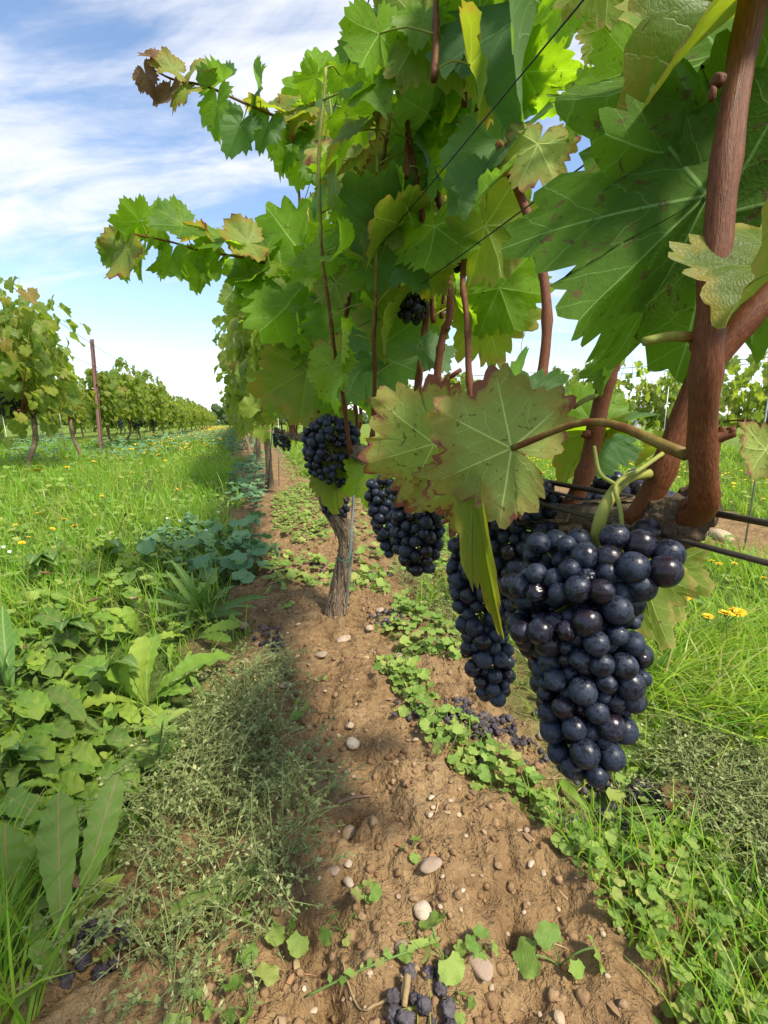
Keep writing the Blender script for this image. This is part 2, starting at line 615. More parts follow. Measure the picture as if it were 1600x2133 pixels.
M_MALLOWB = weed_material("bluish_mallow_leaf", [(0.0, (0.095, 0.205, 0.095)), (0.5, (0.125, 0.245, 0.115)), (1.0, (0.17, 0.30, 0.13))], (0.12, 0.28, 0.07), midrib=0.02, tw=0.22)
M_KNOT = weed_material("knotweed_leaf", [(0.0, (0.11, 0.175, 0.045)), (0.5, (0.175, 0.24, 0.065)), (0.86, (0.26, 0.31, 0.10)), (1.0, (0.52, 0.48, 0.24))], (0.34, 0.42, 0.09), midrib=0.0, tw=0.2)
M_GRASS = weed_material("grass_blade", [(0.0, (0.085, 0.26, 0.010)), (0.4, (0.16, 0.38, 0.014)), (0.8, (0.27, 0.43, 0.022)), (0.95, (0.36, 0.37, 0.08)), (1.0, (0.42, 0.34, 0.15))],
                        (0.52, 0.72, 0.05), midrib=0.0, tw=0.45, rough=0.42, bump=0.0)
M_GRASSFAR = weed_material("meadow_blade", [(0.0, (0.10, 0.22, 0.025)), (0.5, (0.155, 0.265, 0.03)), (1.0, (0.24, 0.29, 0.045))], (0.36, 0.48, 0.04), midrib=0.0, tw=0.35, bump=0.0)


def simple(name, fn):
    m, t = material(name)
    fn(t)
    return m


def soil_fn(t):
    pos = t.new('ShaderNodeNewGeometry').outputs['Position']
    s_ = t.attr('soil')
    n1 = t.noise(pos, 9.0, 5.0, 0.6)
    n2 = t.noise(pos, 55.0, 4.0, 0.65)
    n3 = t.noise(pos, 260.0, 3.0, 0.6)
    dirt = t.ramp(n1, [(0.28, (0.195, 0.118, 0.054)), (0.5, (0.290, 0.184, 0.086)), (0.72, (0.365, 0.245, 0.122))])
    dirt = t.mix(t.ss(n2, 0.34, 0.60), t.mix(0.45, dirt, (0.095, 0.054, 0.026)), dirt)
    dirt = t.mix(t.ss(t.noise(pos, 3.1, 3.0, 0.6), 0.5, 0.68, 0.0, 0.45), dirt, (0.165, 0.095, 0.048))
    dirt = t.mix(t.ss(n3, 0.64, 0.72, 0.0, 0.5), dirt, (0.42, 0.32, 0.20))
    floor = t.ramp(n2, [(0.3, (0.045, 0.065, 0.018)), (0.55, (0.085, 0.125, 0.025)), (0.8, (0.13, 0.15, 0.04))])
    far = t.ramp(t.noise(pos, 1.1, 5.0, 0.65), [(0.3, (0.10, 0.17, 0.025)), (0.7, (0.19, 0.24, 0.035))])
    dist = t.ss(t.vmath('LENGTH', pos, out=1), 6.0, 22.0)
    floor = t.mix(dist, floor, far)
    col = t.mix(s_, floor, dirt)
    h = t.math('ADD', t.math('MULTIPLY', n2, 0.7), t.math('MULTIPLY', n3, 0.35))
    h = t.math('ADD', h, t.math('MULTIPLY', t.voro(pos, 85.0), -0.35))
    t.out(t.bsdf(col, 0.93, 0.12, t.bump(h, 0.9, 0.020)))


M_SOIL = simple("soil", soil_fn)


def crumb_fn(t):
    pos = t.new('ShaderNodeNewGeometry').outputs['Position']
    r0 = t.rnd()
    n2 = t.noise(pos, 90.0, 4.0, 0.6)
    c = t.ramp(r0, [(0.0, (0.19, 0.110, 0.055)), (0.6, (0.275, 0.170, 0.088)), (1.0, (0.35, 0.235, 0.13))])
    c = t.mix(t.ss(n2, 0.35, 0.7), t.mix(0.35, c, (0.10, 0.06, 0.03)), c)
    t.out(t.bsdf(c, 0.95, 0.1, t.bump(n2, 0.7, 0.006)))


M_CRUMB = simple("soil_crumb", crumb_fn)


def stone_fn(t):
    tc = t.new('ShaderNodeTexCoord').outputs['Object']
    r0 = t.rnd()
    p_ = t.vmath('ADD', tc, t.comb(t.math('MULTIPLY', r0, 50.0), 0.0, r0))
    n1 = t.noise(p_, 1.4, 4.0, 0.6); n2 = t.noise(p_, 8.0, 5.0, 0.65)
    c = t.ramp(r0, [(0.0, (0.44, 0.33, 0.21)), (0.3, (0.52, 0.41, 0.27)), (0.55, (0.33, 0.235, 0.175)), (0.8, (0.60, 0.50, 0.36)), (1.0, (0.36, 0.27, 0.20))])
    c = t.mix(t.ss(n1, 0.4, 0.75, 0.0, 0.5), c, (0.30, 0.19, 0.10))
    c = t.mix(t.ss(n2, 0.5, 0.68, 0.0, 0.6), c, (0.25, 0.16, 0.085))
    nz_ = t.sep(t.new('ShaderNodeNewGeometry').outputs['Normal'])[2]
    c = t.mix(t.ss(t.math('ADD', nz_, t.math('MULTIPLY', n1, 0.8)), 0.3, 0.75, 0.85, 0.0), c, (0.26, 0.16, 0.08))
    t.out(t.bsdf(c, 0.8, 0.25, t.bump(n2, 0.35, 0.05)))


M_STONE = simple("field_stone", stone_fn)


def berry_fn(t, dusty=0.0):
    tc = t.new('ShaderNodeTexCoord').outputs['Object']
    r0 = t.rnd()
    p_ = t.vmath('ADD', tc, t.comb(t.math('MULTIPLY', r0, 61.0), t.math('MULTIPLY', r0, 17.0), r0))
    n1 = t.noise(p_, 1.1, 5.0, 0.62)
    n2 = t.noise(p_, 5.5, 6.0, 0.72)
    n3 = t.noise(p_, 21.0, 3.0, 0.7)
    bl = t.math('ADD', t.math('MULTIPLY', n1, 0.55), t.math('MULTIPLY', n2, 0.45))
    r1 = t.math('FRACT', t.math('MULTIPLY', r0, 7.31))
    lo = t.math('ADD', 0.33 - dusty * 0.1, t.math('MULTIPLY', r1, 0.16))
    bloom = t.ss(bl, lo, t.math('ADD', lo, 0.14))
    bloom = t.math('MULTIPLY', bloom, t.ss(n3, 0.30, 0.55, 0.35, 1.0))
    rub = t.ss(t.noise(p_, 2.6, 5.0, 0.78), 0.52, 0.57)
    bloom = t.math('MULTIPLY', bloom, t.math('SUBTRACT', 1.0, t.math('MULTIPLY', rub, 0.85)))
    skin = t.ramp(r1, [(0.0, (0.005, 0.0045, 0.008)), (0.7, (0.006, 0.005, 0.010)), (1.0, (0.013, 0.007, 0.011))])
    wax = t.ramp(t.math('FRACT', t.math('MULTIPLY', r0, 13.7)), [(0.0, (0.016, 0.025, 0.050)), (1.0, (0.032, 0.043, 0.070))])
    c = t.mix(bloom, skin, wax)
    c = t.mix(t.ss(t.noise(p_, 13.0, 2.0), 0.74, 0.77, 0.0, 0.6), c, (0.16, 0.15, 0.14))
    sh = t.bsdf(c, t.math('ADD', 0.24, t.math('MULTIPLY', bloom, 0.42)), 0.36, t.bump(n2, 0.06, 0.1))
    t.out(sh)


M_BERRY = simple("grape_skin", berry_fn)


def raisin_fn(t):
    tc = t.new('ShaderNodeTexCoord').outputs['Object']
    r0 = t.rnd()
    p_ = t.vmath('ADD', tc, t.comb(t.math('MULTIPLY', r0, 61.0), 0.0, r0))
    n1 = t.noise(p_, 2.2, 5.0, 0.7)
    c = t.ramp(r0, [(0.0, (0.040, 0.030, 0.036)), (0.5, (0.085, 0.068, 0.076)), (0.85, (0.14, 0.12, 0.13)), (1.0, (0.085, 0.024, 0.030))])
    c = t.mix(t.ss(n1, 0.45, 0.75), c, (0.17, 0.15, 0.16))
    t.out(t.bsdf(c, 0.6, 0.3, t.bump(n1, 0.5, 0.2)))


M_RAISIN = simple("dried_grape_skin", raisin_fn)


def cane_fn(t):
    pos = t.new('ShaderNodeNewGeometry').outputs['Position']
    tint = t.attr('tint')
    al = t.attr('along'); ar = t.attr('around')
    q_ = t.comb(t.math('MULTIPLY', al, 7.0), t.math('MULTIPLY', ar, 9.0), 0.0)
    st = t.noise(q_, 2.2, 5.0, 0.65)
    n2 = t.noise(pos, 60.0, 4.0, 0.6)
    br = t.ramp(st, [(0.25, (0.055, 0.015, 0.005)), (0.5, (0.130, 0.040, 0.012)), (0.78, (0.22, 0.085, 0.028))])
    br = t.mix(t.ss(n2, 0.55, 0.75, 0.0, 0.5), br, (0.075, 0.035, 0.018))
    gr = t.ramp(n2, [(0.3, (0.19, 0.22, 0.04)), (0.7, (0.30, 0.30, 0.06))])
    c = t.mix(t.ss(t.math('ADD', tint, t.math('MULTIPLY', t.math('SUBTRACT', n2, 0.5), 0.5)), 0.35, 0.65), br, gr)
    t.out(t.bsdf(c, 0.55, 0.22, t.bump(st, 0.35, 0.004)))


M_CANE = simple("cane_bark", cane_fn)


def bark_fn(t):
    al = t.attr('along'); ar = t.attr('around')
    pos = t.new('ShaderNodeNewGeometry').outputs['Position']
    q_ = t.comb(t.math('MULTIPLY', al, 2.0), t.math('MULTIPLY', ar, 11.0), t.math('MULTIPLY', al, 0.5))
    st = t.noise(q_, 3.0, 6.0, 0.65, dist=0.4)
    n2 = t.noise(pos, 45.0, 4.0, 0.6)
    c = t.ramp(st, [(0.25, (0.075, 0.048, 0.028)), (0.45, (0.20, 0.140, 0.086)), (0.65, (0.34, 0.255, 0.165)), (0.85, (0.48, 0.39, 0.27))])
    c = t.mix(t.ss(n2, 0.5, 0.75, 0.0, 0.5), c, (0.12, 0.07, 0.04))
    t.out(t.bsdf(c, 0.9, 0.15, t.bump(st, 0.9, 0.012)))


M_BARK = simple("old_vine_bark", bark_fn)


def plain(name, col, rough=0.6, spec=0.3, metallic=0.0, nscale=30.0, var=0.35):
    def fn(t):
        pos = t.new('ShaderNodeTexCoord').outputs['Object']
        n = t.noise(pos, nscale, 4.0, 0.6)
        c = t.mix(t.ss(n, 0.3, 0.75, 0.0, 1.0), col, tuple(x * (1 - var) for x in col))
        t.out(t.bsdf(c, rough, spec, t.bump(n, 0.2, 0.005), Metallic=metallic))
    return simple(name, fn)


M_WIRE = plain("rusted_wire", (0.10, 0.075, 0.05), 0.55, 0.4, 0.6, 80)
M_WIRED = plain("dark_wire", (0.035, 0.035, 0.04), 0.5, 0.4, 0.4, 80)
M_GALV = plain("galvanised_rod", (0.42, 0.43, 0.42), 0.45, 0.5, 0.7, 60)
M_RODGREEN = plain("green_coated_rod", (0.10, 0.16, 0.12), 0.5, 0.4, 0.2, 60)
M_TWINE = plain("green_twine", (0.05, 0.22, 0.13), 0.7, 0.2, 0.0, 120)
M_POST = plain("rusty_steel_post", (0.17, 0.095, 0.075), 0.7, 0.3, 0.4, 40)
M_POLE = plain("weathered_pole_wood", (0.30, 0.27, 0.24), 0.85, 0.2, 0.0, 3)
M_CABLE = plain("power_cable", (0.04, 0.045, 0.05), 0.6, 0.3, 0.0, 5)
M_WALL = plain("painted_render", (0.62, 0.60, 0.56), 0.8, 0.2, 0.0, 2, 0.2)
M_ROOF = plain("grey_shingle", (0.16, 0.16, 0.17), 0.85, 0.2, 0.0, 6, 0.3)
M_GLASS = plain("window_pane", (0.03, 0.04, 0.05), 0.12, 0.6, 0.0, 2, 0.2)
M_PETAL = plain("yellow_petal", (0.80, 0.50, 0.02), 0.6, 0.2, 0.0, 8, 0.25)
M_WHITE = plain("white_floret", (0.72, 0.72, 0.64), 0.7, 0.2, 0.0, 8, 0.2)
M_TWIG = plain("dead_twig", (0.27, 0.17, 0.10), 0.85, 0.15, 0.0, 40, 0.5)
M_STRAW = plain("dry_straw", (0.36, 0.25, 0.12), 0.8, 0.15, 0.0, 40, 0.4)
M_SEED = plain("plantain_seed_head", (0.17, 0.10, 0.055), 0.9, 0.1, 0.0, 60, 0.5)
M_GSTEM = plain("green_stem", (0.12, 0.20, 0.04), 0.55, 0.3, 0.0, 30, 0.3)
M_KSTEM = plain("knotweed_stem", (0.27, 0.29, 0.10), 0.6, 0.25, 0.0, 60, 0.5)
M_PSTEM = plain("yellow_green_stalk", (0.34, 0.33, 0.05), 0.45, 0.35, 0.0, 30, 0.25)
M_FARTREE = plain("distant_foliage", (0.07, 0.11, 0.04), 0.9, 0.1, 0.0, 1.5, 0.5)


def litter_fn(t):
    r0 = t.rnd()
    c = t.ramp(r0, [(0.0, (0.10, 0.055, 0.03)), (0.35, (0.24, 0.15, 0.08)), (0.7, (0.42, 0.31, 0.17)), (1.0, (0.30, 0.13, 0.06))])
    t.out(t.bsdf(c, 0.85, 0.15))


M_LITTER = simple("dead_litter", litter_fn)
# ------------------------------------------------------------------ leaf shapes
LOBE = np.array([(0, 1.0), (13, .92), (27, .76), (40, .86), (53, .95), (68, .84), (83, .68), (96, .76), (109, .82), (126, .73), (143, .64), (158, .57), (169, .43), (177, .16), (180, .07)])


def vine_leaf(seed, nt, rings, tooth=0.075, fold=0.18, cup=0.0, droop=0.25, wave=0.10, curl=0.0, sub=2, lobe=1.0):
    """blade with the stalk joint at the origin, tip along +Y, length 1; lc = flat blade coordinates, edge fraction"""
    r_ = np.random.default_rng(seed)
    n = nt * sub
    th = np.linspace(-math.pi, math.pi, n, endpoint=False)
    deg = np.abs(np.degrees(th))
    base = np.interp(deg, LOBE[:, 0], LOBE[:, 1])
    base = 0.82 + (base - 0.82) * lobe if lobe != 1 else base
    base = np.where(deg > 168, np.interp(deg, LOBE[:, 0], LOBE[:, 1]), base)
    base = base * (1 + 0.06 * np.sin(th * 2 + r_.uniform(0, 6)) + 0.04 * np.sin(th * 3 + r_.uniform(0, 6)))
    k = np.arange(n)
    amp = tooth * np.repeat(r_.uniform(0.45, 1.5, nt), sub)
    th = th + np.repeat(r_.uniform(-.35, .35, nt), sub) * (2 * math.pi / nt) * .55
    if sub == 2:
        s_ = np.where(k % 2 == 0, 1.0, -0.9)
    elif sub == 4:
        s_ = np.array([1.25, 0.35, -1.0, 0.55])[k % 4]
    else:
        s_ = np.where(k % sub == 0, 1.0, -0.5)
    amp = np.where(deg > 165, 0, amp)
    R1 = base * (1 + amp * s_)
    fr = np.asarray(rings)
    V = [np.zeros((1, 3))]; L = [np.zeros((1, 3))]
    ph = r_.uniform(0, 6.28, 6)
    for f in fr:
        soft = base * (1 - 0.05) if f < 0.95 else R1
        rr = f * (soft * (1 - f ** 3) + R1 * f ** 3)
        V.append(np.stack([rr * np.sin(th), rr * np.cos(th), 0 * th], 1))
        L.append(np.stack([rr * np.sin(th), rr * np.cos(th), np.full(n, f)], 1))
    V = np.vstack(V); L = np.vstack(L)
    x, y = V[:, 0].copy(), V[:, 1].copy()
    r = np.hypot(x, y); a = np.arctan2(x, y)
    dm = np.minimum(np.minimum(np.abs(a), np.abs(np.abs(a) - 0.90)), np.abs(np.abs(a) - 1.92))
    phi = np.arctan(fold * (0.75 + 0.25 * y))
    z = np.abs(x) * np.sin(phi) + 0.08 * r * np.minimum(dm * 2.2, 0.6)
    z += cup * r ** 2 - droop * np.clip(y, 0, 2) ** 2 - droop * 0.35 * np.clip(-y, 0, 2)
    z += wave * r ** 2 * (np.sin(3 * a + ph[0]) * 0.6 + np.sin(5 * a + ph[1]) * 0.5)
    z += 0.085 * r * fbm(np.stack([x * 2.6, y * 2.6, np.full_like(x, seed * 1.7)], 1), 3, seed)
    z += 0.07 * np.clip(r - .55, 0, 1) * fbm(np.stack([x * 6, y * 6, np.full_like(x, seed * 2.7)], 1), 2, seed + 3)
    if curl:
        z += curl * np.clip(np.abs(x) - 0.25, 0, 2) ** 2 * 2.2
    side = r_.uniform(-0.10, 0.10)
    V = np.stack([x * np.cos(phi), y, z + side * x * y], 1)
    F = [np.stack([np.zeros(n, int), 1 + (k + 1) % n, 1 + k], 1)]
    for q in range(len(fr) - 1):
        o0, o1 = 1 + q * n, 1 + (q + 1) * n
        a0, b0 = o0 + k, o0 + (k + 1) % n
        c0, d0 = o1 + k, o1 + (k + 1) % n
        F += [np.stack([a0, b0, d0], 1), np.stack([a0, d0, c0], 1)]
    return V, np.vstack(F), {'lc': L}


LF_HERO = [vine_leaf(100 + i, 27, (.14, .28, .42, .56, .70, .82, .92, 1.0), 0.062, fold=f, cup=c, droop=d_, wave=w, sub=4, lobe=1.1)
           for i, (f, c, d_, w) in enumerate([(.10, .05, .12, .10), (.25, .0, .3, .12), (-.12, .1, .1, .14), (.4, .1, .35, .1), (.1, -.15, .2, .16), (.2, .15, .15, .15)])]
LF_FOLD = [vine_leaf(140 + i, 27, (.14, .28, .42, .56, .70, .82, .92, 1.0), 0.06, fold=f, cup=c, droop=d_, wave=w, sub=4)
           for i, (f, c, d_, w) in enumerate([(1.15, .0, .3, .12), (.9, .2, .2, .15), (1.6, .1, .4, .16)])]
LF_HI = [vine_leaf(200 + i, 28, (.3, .6, .85, 1.0), 0.068, fold=rng.uniform(.02, .42), cup=rng.uniform(-.12, .18), droop=rng.uniform(.1, .5), wave=rng.uniform(.10, .28), curl=(0.35 if i % 4 == 0 else -.3 if i % 4 == 2 else 0)) for i in range(12)]
LF_MID = [vine_leaf(300 + i, 15, (.5, 1.0), 0.085, fold=rng.uniform(.05, .5), cup=rng.uniform(-.1, .2), droop=rng.uniform(.1, .5), wave=rng.uniform(.1, .2)) for i in range(8)]
LF_LOW = [vine_leaf(400 + i, 7, (1.0,), 0.16, fold=rng.uniform(.1, .5), droop=rng.uniform(.1, .5), wave=.15) for i in range(6)]


def strap(L, prof, segs=10, arch=0.6, rise=0.9, vfold=0.25, wav=0.0, seed=0, teeth=0.0, cols=2):
    """long leaf leaving the origin along +Y and up, arching over; prof(t) = half width"""
    r_ = np.random.default_rng(seed)
    tt = np.linspace(0, 1, segs + 1)
    ang_ = rise - arch * 2 * tt
    ds = L / segs
    yy = np.concatenate([[0], np.cumsum(np.cos(ang_[:-1]) * ds)])
    zz = np.concatenate([[0], np.cumsum(np.sin(ang_[:-1]) * ds)])
    w = np.array([prof(a) for a in tt])
    V = []; LC = []
    us = np.linspace(-1, 1, 2 * cols + 1)
    for i in range(segs + 1):
        wl = w[i] * (1 + teeth * (1 if i % 2 else -1) * (0.5 + r_.random())); wr = w[i] * (1 + teeth * (1 if (i + 1) % 2 else -1) * (0.5 + r_.random()))
        for u_ in us:
            ww = (wl if u_ < 0 else wr) * abs(u_)
            x_ = math.copysign(ww, u_) if u_ else 0.0
            z_ = zz[i] + vfold * ww + wav * ww * math.sin(i * 1.9 + seed + (2.0 if u_ > 0 else 0))
            V.append((x_, yy[i] - math.sin(ang_[i]) * vfold * ww * 0.5, z_)); LC.append((x_ / max(L, 1e-6) * 1.0, tt[i], abs(u_)))
    m = len(us); F = []
    for i in range(segs):
        for j in range(m - 1):
            a = i * m + j
            F += [(a, a + 1, a + m + 1), (a, a + m + 1, a + m)]
    return np.array(V), np.array(F), {'lc': np.array(LC)}


def round_leaf(seed, n=14, notch=0.55, dish=0.15, wave=0.06):
    """kidney-shaped mallow blade in the XY plane, joint at the origin, +Y outward, radius about 1"""
    r_ = np.random.default_rng(seed)
    th = np.linspace(-math.pi + notch, math.pi - notch, n)
    rr = 0.62 * r_.uniform(.85, 1.1) * (1 + 0.045 * np.cos(th * 5) + (0.035 if n > 12 else 0.0) * np.where(np.arange(n) % 2 == 0, 1, -1)) * (1 + 0.03 * r_.normal(size=n))
    x = rr * np.sin(th) * 1.05; y = rr * np.cos(th) + 0.36
    y = np.where(np.abs(th) > 2.2, y * 0.9, y)
    mid_ = np.stack([x * .55, (y - .2) * .55 + .15, np.zeros(n)], 1)
    out_ = np.stack([x, y, r_.uniform(-.1, .55) * (x ** 2 + (y - .3) ** 2) + wave * 1.6 * np.sin(th * 5 + seed)], 1)
    V = np.vstack([[(0, 0.0, 0)], mid_, out_])
    k = np.arange(n - 1)
    F = np.vstack([np.stack([0 * k, 2 + k, 1 + k], 1), np.stack([1 + k, 2 + k, 2 + k + n], 1), np.stack([1 + k, 2 + k + n, 1 + k + n], 1)])
    # lc.x measures distance to the nearest radial vein
    a = np.arctan2(V[:, 0], V[:, 1] + 1e-6)
    vx = np.abs((a / 0.7 + 0.5) % 1.0 - 0.5) * 0.7 * np.hypot(V[:, 0], V[:, 1])
    L = np.stack([vx, V[:, 1], np.r_[0, np.full(n, .5), np.ones(n)]], 1)
    return V, F, {'lc': L}


def small_leaf(w=0.32, fold=0.2):
    V = np.array([(0, 0, 0), (-w, .45, fold * w), (0, .5, 0), (w, .45, fold * w), (0, 1, -.06)])
    F = np.array([(0, 2, 1), (0, 3, 2), (1, 2, 4), (2, 3, 4)])
    return V, F, {'lc': np.stack([V[:, 0], V[:, 1], np.abs(V[:, 0]) * 2], 1)}


def pr_dande(t):
    body = 0.10 + 0.90 * (max(0.0, t - .08) / .60) ** 1.15 if t < .68 else math.sqrt(max(0.0, 1 - ((t - .68) / .32) ** 2.2))
    return max(.02, .42 * body)


def pr_strap(t):
    return max(0.02, math.sin(math.pi * min(1, 0.06 + 0.94 * t)) ** 0.7 * (0.5 + 0.35 * t)) * 0.5 if t < 0.99 else 0.015


def mk_strap_set(n, wfrac, prof, seed, arch, rise, **kw):
    o = []
    for i in range(n):
        r_ = np.random.default_rng(seed + i)
        o.append(strap(1.0, lambda t, w_=wfrac * r_.uniform(.8, 1.2): prof(t) * w_ * 2, seed=seed + i, arch=arch * r_.uniform(.6, 1.3), rise=rise * r_.uniform(.8, 1.2), **kw))
    return o


T_DANDE = mk_strap_set(6, 0.13, pr_dande, 10, 0.55, 0.85, segs=20, teeth=0.11, wav=0.22, vfold=0.25)
T_DOCK = mk_strap_set(4, 0.115, pr_dande, 20, 0.42, 0.95, segs=26, teeth=0.06, wav=0.34, vfold=0.22)
T_PLANT = mk_strap_set(5, 0.085, pr_strap, 30, 0.45, 1.15, segs=9, teeth=0.0, wav=0.12, vfold=0.35)
T_LOWD = mk_strap_set(5, 0.10, pr_dande, 40, 0.5, 0.75, segs=7, teeth=0.10, wav=0.25, vfold=0.25, cols=1)
T_ROUND = [round_leaf(50 + i, n=22) for i in range(5)]
T_ROUNDLOW = [round_leaf(60 + i, n=10) for i in range(4)]
T_SMALL = [small_leaf(.22), small_leaf(.31, .3), small_leaf(.19, .1)]


def lump(sub, seed, rough=0.25, flat=1.0, freq=1.3, facet=0.0):
    V, F = ICO[sub]
    n_ = fbm(V * freq + seed * 3.7, 3, seed)
    W_ = V * (1 + rough * n_)[:, None]
    if facet:
        r_ = np.random.default_rng(seed)
        for _ in range(6):
            nrm = unit(r_.normal(size=3)); dcut = r_.uniform(.62, .9)
            dd = W_ @ nrm
            W_ = W_ - np.where(dd > dcut, (dd - dcut) * facet, 0)[:, None] * nrm
    s_ = np.random.default_rng(seed + 99).uniform(.7, 1.15, 3); s_[2] *= flat
    return W_ * s_, F, {}


T_STONE = [lump(2, 500 + i, 0.16, 0.75, 1.0, 0.0) for i in range(4)] + [lump(2, 510 + i, 0.14, 0.7, 1.1, 0.8) for i in range(5)]
T_CRUMB = [lump(1, 530 + i, 0.35, 0.8, 1.6) for i in range(7)]


def berry_shape(seed, sub, shrivel=0.0):
    V, F = ICO[sub]
    r_ = np.random.default_rng(seed)
    W_ = V * (1 + 0.02 * fbm(V * 0.9 + seed, 2, seed))[:, None]
    if shrivel:
        nz = np.abs(fbm(V * np.array([2.6, 2.6, 1.0]) + seed * 2.1, 3, seed))
        W_ = W_ * (1 - shrivel * (0.9 - np.clip(nz * 1.6, 0, 0.9)))[:, None]
    W_ = W_ * np.array([1, 1, r_.uniform(1.0, 1.10)])
    return W_, F, {}


ME_BERRY = [mkmesh("berry", *berry_shape(600 + i, 3)[:2], M_BERRY) for i in range(5)]
ME_BERRYM = [mkmesh("berry", *berry_shape(610 + i, 2)[:2], M_BERRY) for i in range(4)]
ME_SHRIV = [mkmesh("shrivelled_berry", *berry_shape(620 + i, 3, 0.17)[:2], M_BERRY) for i in range(3)]
ME_RAISIN = [mkmesh("dried_berry", *berry_shape(630 + i, 2, 0.5)[:2], M_RAISIN) for i in range(5)]


def leaf_meshes(temps, mats):
    """{material name: [mesh per shape]}"""
    return {m.name: [mkmesh("leaf", V, F, m, at) for V, F, at in temps] for m in mats}


LM_HI = leaf_meshes(LF_HI, [M_LEAF, M_LEAF_SUN, M_LEAF_BLUE, M_LEAF_PINK])
LM_MID = leaf_meshes(LF_MID, [M_LEAF_FAR])

# ------------------------------------------------------------------ ground
ROWS = [0.25, 2.35]


def strip(x, y):
    """how bare the soil is: 1 on the cultivated strip under a row"""
    p_ = np.stack([x * 2.3, y * 2.3, 0 * x], 1)
    w = 0.16 * fbm(p_, 3, 5) + 0.07 * fbm(p_ * 4, 2, 9)
    s_ = np.zeros_like(x)
    for rx in ROWS:
        if rx == 0.25:
            near = np.clip(1 - (y - 0.3) / 2.2, 0, 1)
            lo = -0.13 - 0.03 * near + 0.10 * np.clip((y - 1.2) / 2, 0, 1.0); hi = 0.50 + 0.30 * np.clip((y - 0.5) / 1.2, 0, 1)
        else:
            lo, hi = rx - 0.42, rx + 0.42
        d_ = np.minimum(x - lo, hi - x) + w
        s_ = np.maximum(s_, np.clip(d_ / 0.10 + 0.5, 0, 1))
    return s_


def ground_h(x, y):
    x = np.asarray(x, float); y = np.asarray(y, float)
    sh = x.shape
    x = x.ravel(); y = y.ravel()
    s_ = strip(x, y)
    p_ = np.stack([x, y, 0 * x], 1)
    near = np.clip(1.6 - np.hypot(x, y) / 3.5, 0.15, 1)
    h = 0.018 * fbm(p_ * 1.7, 2, 21)
    c = fbm(p_ * 8.0, 3, 23)
    h += near * s_ * (0.011 * c + 0.017 * np.maximum(fbm(p_ * 19.0, 3, 25), -0.12) + 0.0060 * fbm(p_ * 48.0, 3, 27))
    pit = np.clip(fbm(p_ * 17.0, 2, 31) - 0.5, 0, 1)
    h -= near * s_ * 0.045 * pit
    h += 0.02 * s_ * np.clip(1 - np.abs(x - 0.22) / 0.45, 0, 1)
    h += 0.03 * np.exp(-(((x - 0.255) / .16) ** 2 + ((y - 1.27) / .16) ** 2))
    return h.reshape(sh)


def gz(x, y):
    return float(ground_h(np.array([x]), np.array([y]))[0])


def on_ground(px, py):
    z = 0.0
    for _ in range(3):
        g = G(px, py, z); z = gz(g[0], g[1])
    return np.array([g[0], g[1], z])


def axis(lo, hi, step, far_lo, far_hi, grow):
    a = list(np.arange(lo, hi, step)); s_ = step; v_ = a[-1]
    while v_ < far_hi:
        s_ = s_ * grow; v_ += s_; a.append(v_)
    s_ = step; v_ = a[0]; b = []
    while v_ > far_lo:
        s_ = s_ * grow; v_ -= s_; b.append(v_)
    return np.array(b[::-1] + a)


def build_ground():
    xs = axis(-0.34, 0.95, 0.006, -420, 420, 1.05)
    ys = axis(0.22, 1.9, 0.0065, -300, 900, 1.05)
    X, Y = np.meshgrid(xs, ys)
    H = ground_h(X, Y)
    H = np.where(np.hypot(X, Y) > 70, 0, H)
    V = np.stack([X.ravel(), Y.ravel(), H.ravel()], 1)
    nx = len(xs); ny = len(ys)
    i, j = np.meshgrid(np.arange(ny - 1), np.arange(nx - 1), indexing='ij')
    a = (i * nx + j).ravel()
    F = np.vstack([np.stack([a, a + 1, a + nx + 1], 1), np.stack([a, a + nx + 1, a + nx], 1)])
    s_ = strip(X.ravel(), Y.ravel()) * np.where(np.hypot(X, Y).ravel() > 45, 0, 1)
    me = mkmesh("ground", V, F, M_SOIL, {'soil': s_})
    tag(obj("ground", me), kind='structure')


build_ground()
# ------------------------------------------------------------------ the vine that fills the picture
def cane(acc, pts, r0, r1, sides=10, n=None, nodes=None, tint0=0.0, tint1=0.0, seed=0, knob=0.28):
    """woody shoot with swollen nodes"""
    pts = np.asarray(pts, float)
    L = np.sum(np.linalg.norm(np.diff(pts, axis=0), axis=1))
    n = n or max(8, int(L / 0.012))
    path = catmull(pts, n)
    s_ = np.linspace(0, 1, n)
    rad = r0 + (r1 - r0) * s_
    sp = nodes or 0.075
    if L > sp * 1.2:
        d_ = np.abs(((s_ * L / sp) + 0.37) % 1.0 - 0.5) * sp
        rad = rad * (1 + knob * np.exp(-(d_ / 0.008) ** 2))
        zig = np.sin(s_ * L / sp * math.pi + seed)
        path = path + np.outer(zig * 0.0015, unit([0.4, 0.3, 0.1]))
    V, F = tube(path, rad, sides)
    m = n * sides
    al = np.repeat(s_ * L * 10, sides); ar = np.tile(np.abs(np.linspace(-1, 1, sides, endpoint=False)), n)
    V[:m] += (0.05 * np.repeat(rad, sides) * vnoise(V[:m] * 300, seed))[:, None] * (V[:m] - np.repeat(path, sides, 0)) / np.repeat(rad, sides)[:, None]
    al = np.r_[al, al[0], al[-1]]; ar = np.r_[ar, 0, 0]
    ti = np.r_[np.repeat(tint0 + (tint1 - tint0) * s_, sides), tint0, tint1]
    acc.add(V, F, 0, along=al, around=ar, tint=ti)
    return path


